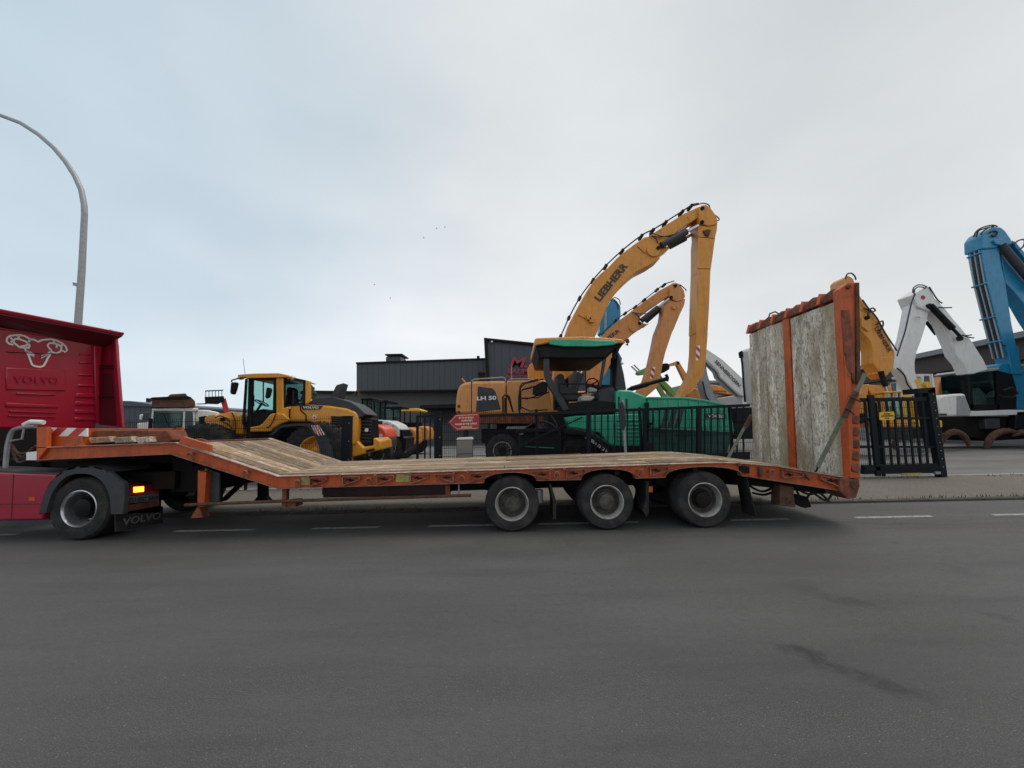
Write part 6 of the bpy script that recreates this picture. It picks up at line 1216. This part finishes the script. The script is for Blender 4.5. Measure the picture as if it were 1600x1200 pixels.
for pts in ([(580, 640), (585, 600), (620, 575), (660, 575), (700, 590)], [(590, 650), (595, 615), (630, 590), (690, 600)], [(600, 650), (570, 720), (540, 850), (510, 980), (470, 1100), (445, 1180)], [(720, 590), (750, 640), (790, 700), (830, 730)], [(800, 765), (860, 768), (910, 766)], [(1000, 1000), (1060, 1020), (1100, 1025)], [(1030, 1005), (1080, 1000)]): hose(T, FR3, R1(pts), .028, .12)
hose(T, FR3, R2([(350, 150), (400, 200), (420, 260), (470, 320)]), .03, .1)
X('warning_decal', [(470, 230), (498, 225), (512, 272), (488, 280)], .23, .02, 'decal_yellow', conv=R2)
def X2(n, pts, d, t, mat, **k): return prt(T, FR3, n, R2(pts), d, t, mat, **k)
X2('upper_body', [(630, 350), (660, 332), (750, 322), (808, 320), (815, 345), (850, 440), (840, 472), (630, 474)], -.1, 2.4, 'white_paint', bev=.08); X2('side_panel', [(755, 335), (805, 335), (842, 440), (838, 470), (755, 470)], -.14, .08, 'grey_paint', bev=.02)
X2('cab_frame', [(480, 190), (575, 190), (580, 200), (530, 200), (530, 330), (515, 330), (515, 210), (482, 205)], .5, 1.2, 'white_paint'); X2('cab_post', [(578, 190), (590, 190), (622, 400), (610, 400)], .2, .1, 'white_paint')
joint(T, FR3, R2([(562, 262)])[0], 5, .3, .2, 'decal_yellow', name='beacon')
for i in range(6): X2('grille_slat', [(640+i*8, 455), (644+i*8, 455), (644+i*8, 468), (640+i*8, 468)], -.14, .04, 'grey_plastic')
# orange boom piece standing behind
FR4 = Fr(0, 24); T = Thing('excavator_boom', 'orange folded boom standing between white arm and white body', 'excavator', (P(1480, 700, 24).x, 24.4, 0))
prt(T, FR4, 'boom', R2([(625, 340), (630, 260), (650, 210), (690, 195), (720, 205), (735, 240), (740, 315), (700, 325), (640, 345)]), 0, .5, 'handler_orange', bev=.05); prt(T, FR4, 'boom_plate', R2([(675, 230), (690, 200), (700, 215), (685, 320), (672, 322)]), -.1, .7, 'handler_orange'); prt(T, FR4, 'upper_body', R2([(560, 345), (760, 345), (760, 480), (560, 480)]), 0, 2, 'handler_orange', bev=.05); prt(T, FR4, 'undercarriage', R2([(560, 480), (760, 480), (760, 560), (560, 560)]), .2, 1.8, 'dark_steel')
# blue material handler
FR5 = Fr(0, 18.6); T = Thing('material_handler', 'blue-armed material handler with dark cab and curved claws, at the right edge', 'material handler', (P(1560, 700, 18.6).x, 20, 0))
def X(n, pts, d, t, mat='blue_paint', conv=R1, **k): return prt(T, FR5, n, conv(pts), d, t, mat, **k)
X('stick', R1([(1165, 230), (1170, 150), (1250, 80), (1310, 240), (1330, 400), (1370, 560), (1420, 900), (1475, 1150)])+R2([(1160, 0), (1178, 120), (1200, 190), (1120, 190), (1105, 100), (1085, 0)])+R1([(1350, 1080), (1290, 850), (1215, 560), (1165, 300)]), .3, .6, conv=lambda p: p, bev=.05)
edge = [(1165, 235), (1175, 330), (1215, 560), (1290, 850), (1350, 1080), (1376, 1190)]
def side(pt_, k, lift=.04):      # a point on the left side face of the stick, k = 0 front edge, 1 rear edge
    a = FR5.pt(*R1([pt_])[0], .3); return a+Vector((-lift, .6*k, 0))
for k in range(5): T.part('hose', MB().tube([side(e_, .14+k*.17) for e_ in edge], .033, 6), 'hose_rubber' if k % 2 else 'galvanised')
for e_ in ((1172, 300), (1215, 560), (1288, 845), (1343, 1050)): T.part('hose_clamp', MB().tube([side(e_, -.1, .08), side(e_, 1.0, .08)], .045, 6), 'blue_paint')
X('boom_head', [(1165, 160), (1200, 110), (1260, 75), (1330, 78), (1370, 110), (1420, 180), (1430, 230), (1340, 230), (1280, 260), (1170, 265)], .2, .8, bev=.06)
X('boom', [(1320, 250), (1430, 190), (1480, 230), (1560, 330), (1760, 620), (1760, 1100), (1600, 860), (1527, 735), (1450, 640), (1372, 560)], .5, .6, bev=.04)
X('boom_rail', [(1420, 200), (1450, 200), (1760, 560), (1760, 640), (1520, 330)], .35, .15, 'blue_paint', bev=.02)
cyl(T, FR5, R1([(1335, 235)])[0], (1625, 455), .18, .25, .9, mats=('grey_plastic', 'chrome'))
X('head_bracket', [(1270, 190), (1340, 180), (1385, 210), (1340, 235), (1290, 225)], .1, .2, bev=.03)
for pts in ([(1098, 165), (1120, 120), (1170, 85), (1250, 65), (1300, 75)], [(1120, 165), (1140, 115), (1200, 90), (1270, 75)], [(1160, 145), (1180, 115), (1230, 85)], [(1440, 230), (1480, 195), (1530, 190), (1525, 240), (1490, 270)], [(1240, 130), (1270, 110), (1300, 130), (1280, 160), (1250, 150)]): hose(T, FR5, R1(pts), .035, .15)
def X2(n, pts, d, t, mat, **k): return prt(T, FR5, n, R2(pts), d, t, mat, **k)
X2('operator_cab', [(838, 175), (1035, 160), (1040, 430), (860, 430)], .05, 1.3, 'glass_dark'); X2('cab_roof', [(815, 175), (840, 160), (1030, 148), (1040, 165), (850, 185)], -.05, 1.5, 'grey_paint', bev=.03)
for q in ([(838, 180), (850, 180), (862, 430), (842, 430)], [(1015, 165), (1035, 165), (1040, 430), (1022, 430)], [(842, 395), (1035, 395), (1035, 435), (846, 435)], [(1035, 170), (1120, 190), (1150, 290), (1150, 440), (1040, 440)]): X2('cab_frame', q, 0, .1, 'black_paint')
X2('operator_seat', [(880, 290), (900, 280), (950, 330), (960, 400), (890, 400)], .4, .5, 'cream_seat', bev=.05); X2('cab_back', [(838, 180), (1035, 165), (1035, 430), (860, 430)], 1.3, .05, 'black_paint') if False else None
X2('boom_foot', [(1025, 130), (1060, 115), (1110, 125), (1200, 170), (1260, 250), (1260, 440), (1150, 420), (1060, 220), (1030, 190)], .4, .7, 'blue_paint', bev=.05); X2('chassis_deck', [(850, 440), (1100, 430), (1290, 430), (1290, 460), (850, 472)], -.1, 2.5, 'white_paint', bev=.02)
X2('mirror_arm', [(790, 235), (812, 232), (845, 420), (820, 420)], -.2, .1, 'black_paint'); X2('rear_upper_frame', [(1040, 200), (1260, 200), (1260, 440), (1040, 440)], 1.4, 1.2, 'dark_steel')
X2('undercarriage', [(640, 475), (1290, 472), (1290, 620), (960, 640), (830, 610), (640, 600)], .3, 2.0, 'dark_steel', bev=.05); X2('axle_box', [(940, 490), (1040, 485), (1045, 555), (945, 560)], 0, .5, 'grey_plastic', bev=.04); X2('stabiliser_plate', [(1150, 440), (1210, 440), (1230, 560), (1140, 560)], -.1, .3, 'anthracite', bev=.03)
def claw(cx, r0, r1, a0, a1):
    m = MB(); q = []
    for i in range(11):
        an = math.radians(a0+(a1-a0)*i/10); q.append(FR5.pt(*R2([(cx+r0*math.cos(an), 690-r1*math.sin(an))])[0], -.25))
    m.tube(q, [.05, .09, .12, .13, .14, .15, .14, .13, .12, .09, .05], 8); T.part('grab_claw', m, 'rust')
claw(735, 95, 112, 175, 5); claw(1090, 140, 120, 190, 60); claw(1200, 120, 110, 130, 20)
T.part('hose', MB().tube([FR5.pt(*p, -.3) for p in R2([(1035, 330), (1060, 345), (1130, 345), (1160, 320), (1120, 280), (1060, 300)])], .035, 6), 'hose_rubber')
# loose grab between excavator and gate
for px, lab in ((1470, 'open rusty sorting grab lying on the yard beside the gate'),):
    f = Fr(0, 17); T = Thing('sorting_grab', lab, 'grab', P(1385, 700, 15.5)); f = Fr(0, 15.5)
    for cx, s_ in ((1412, 1), (1462, 1)):
        q = [f.pt(cx+15*math.cos(t), 698-14*math.sin(t), 0) for t in [math.radians(200-22*i) for i in range(8)]]; T.part('claw', MB().tube(q, [.04, .07, .09, .1, .1, .09, .07, .04], 8), 'rust')
    T.part('grab_body', MB().prism(f, [(1402, 668), (1470, 666), (1468, 684), (1405, 686)], .1, .9, ), 'dark_steel', bev=.05)
# weeds and dead leaves in the joints
m = MB(); rn = random.Random(11)
for i in range(420):
    if i % 2: x = rn.choice((-4.5, -1.8, 7.2, 9.4, 12.5, 6.1))+rn.gauss(0, .7); y = FY+rn.uniform(-.22, -.02); z0 = .035
    else: x = rn.choice((-3, 5.6, 8.4, 10.8))+rn.gauss(0, .9); y = KY+.165+rn.uniform(-.01, .03); z0 = .035
    h = rn.uniform(.02, .08); a = rn.uniform(0, 6.28); dx, dy = math.cos(a)*.008, math.sin(a)*.008; lx, ly = rn.uniform(-.03, .03), rn.uniform(-.03, .03)
    m.add([(x-dx, y-dy, z0), (x+dx, y+dy, z0), (x+lx, y+ly, z0+h)], [(0, 1, 2)])
solo('weeds', m, 'leaf', (0, 0, 0), 'thin green weeds growing along the kerb and the gate track', 'weeds', kind='stuff')
# birds
for x, y in ((695, 355), (682, 357), (662, 372), (585, 445), (610, 466), (555, 575), (521, 330), (700, 275), (640, 470), (668, 520))[:5]:
    p = P(x, y, 45); m = MB(); m.tube([p+Vector((-.09, 0, 0)), p, p+Vector((.10, 0, .01))], [.012, .032, .01], 6); m.add([p+Vector((-.03, 0, 0)), p+Vector((.05, 0, 0)), p+Vector((.02, -.2, .08))], [(0, 1, 2)]); m.add([p+Vector((-.03, 0, 0)), p+Vector((.05, 0, 0)), p+Vector((.02, .2, .08))], [(0, 1, 2)])
    solo('bird', m, 'decal_black', p, 'tiny dark bird flying in the grey sky above the hall', 'bird', group='birds in the sky')
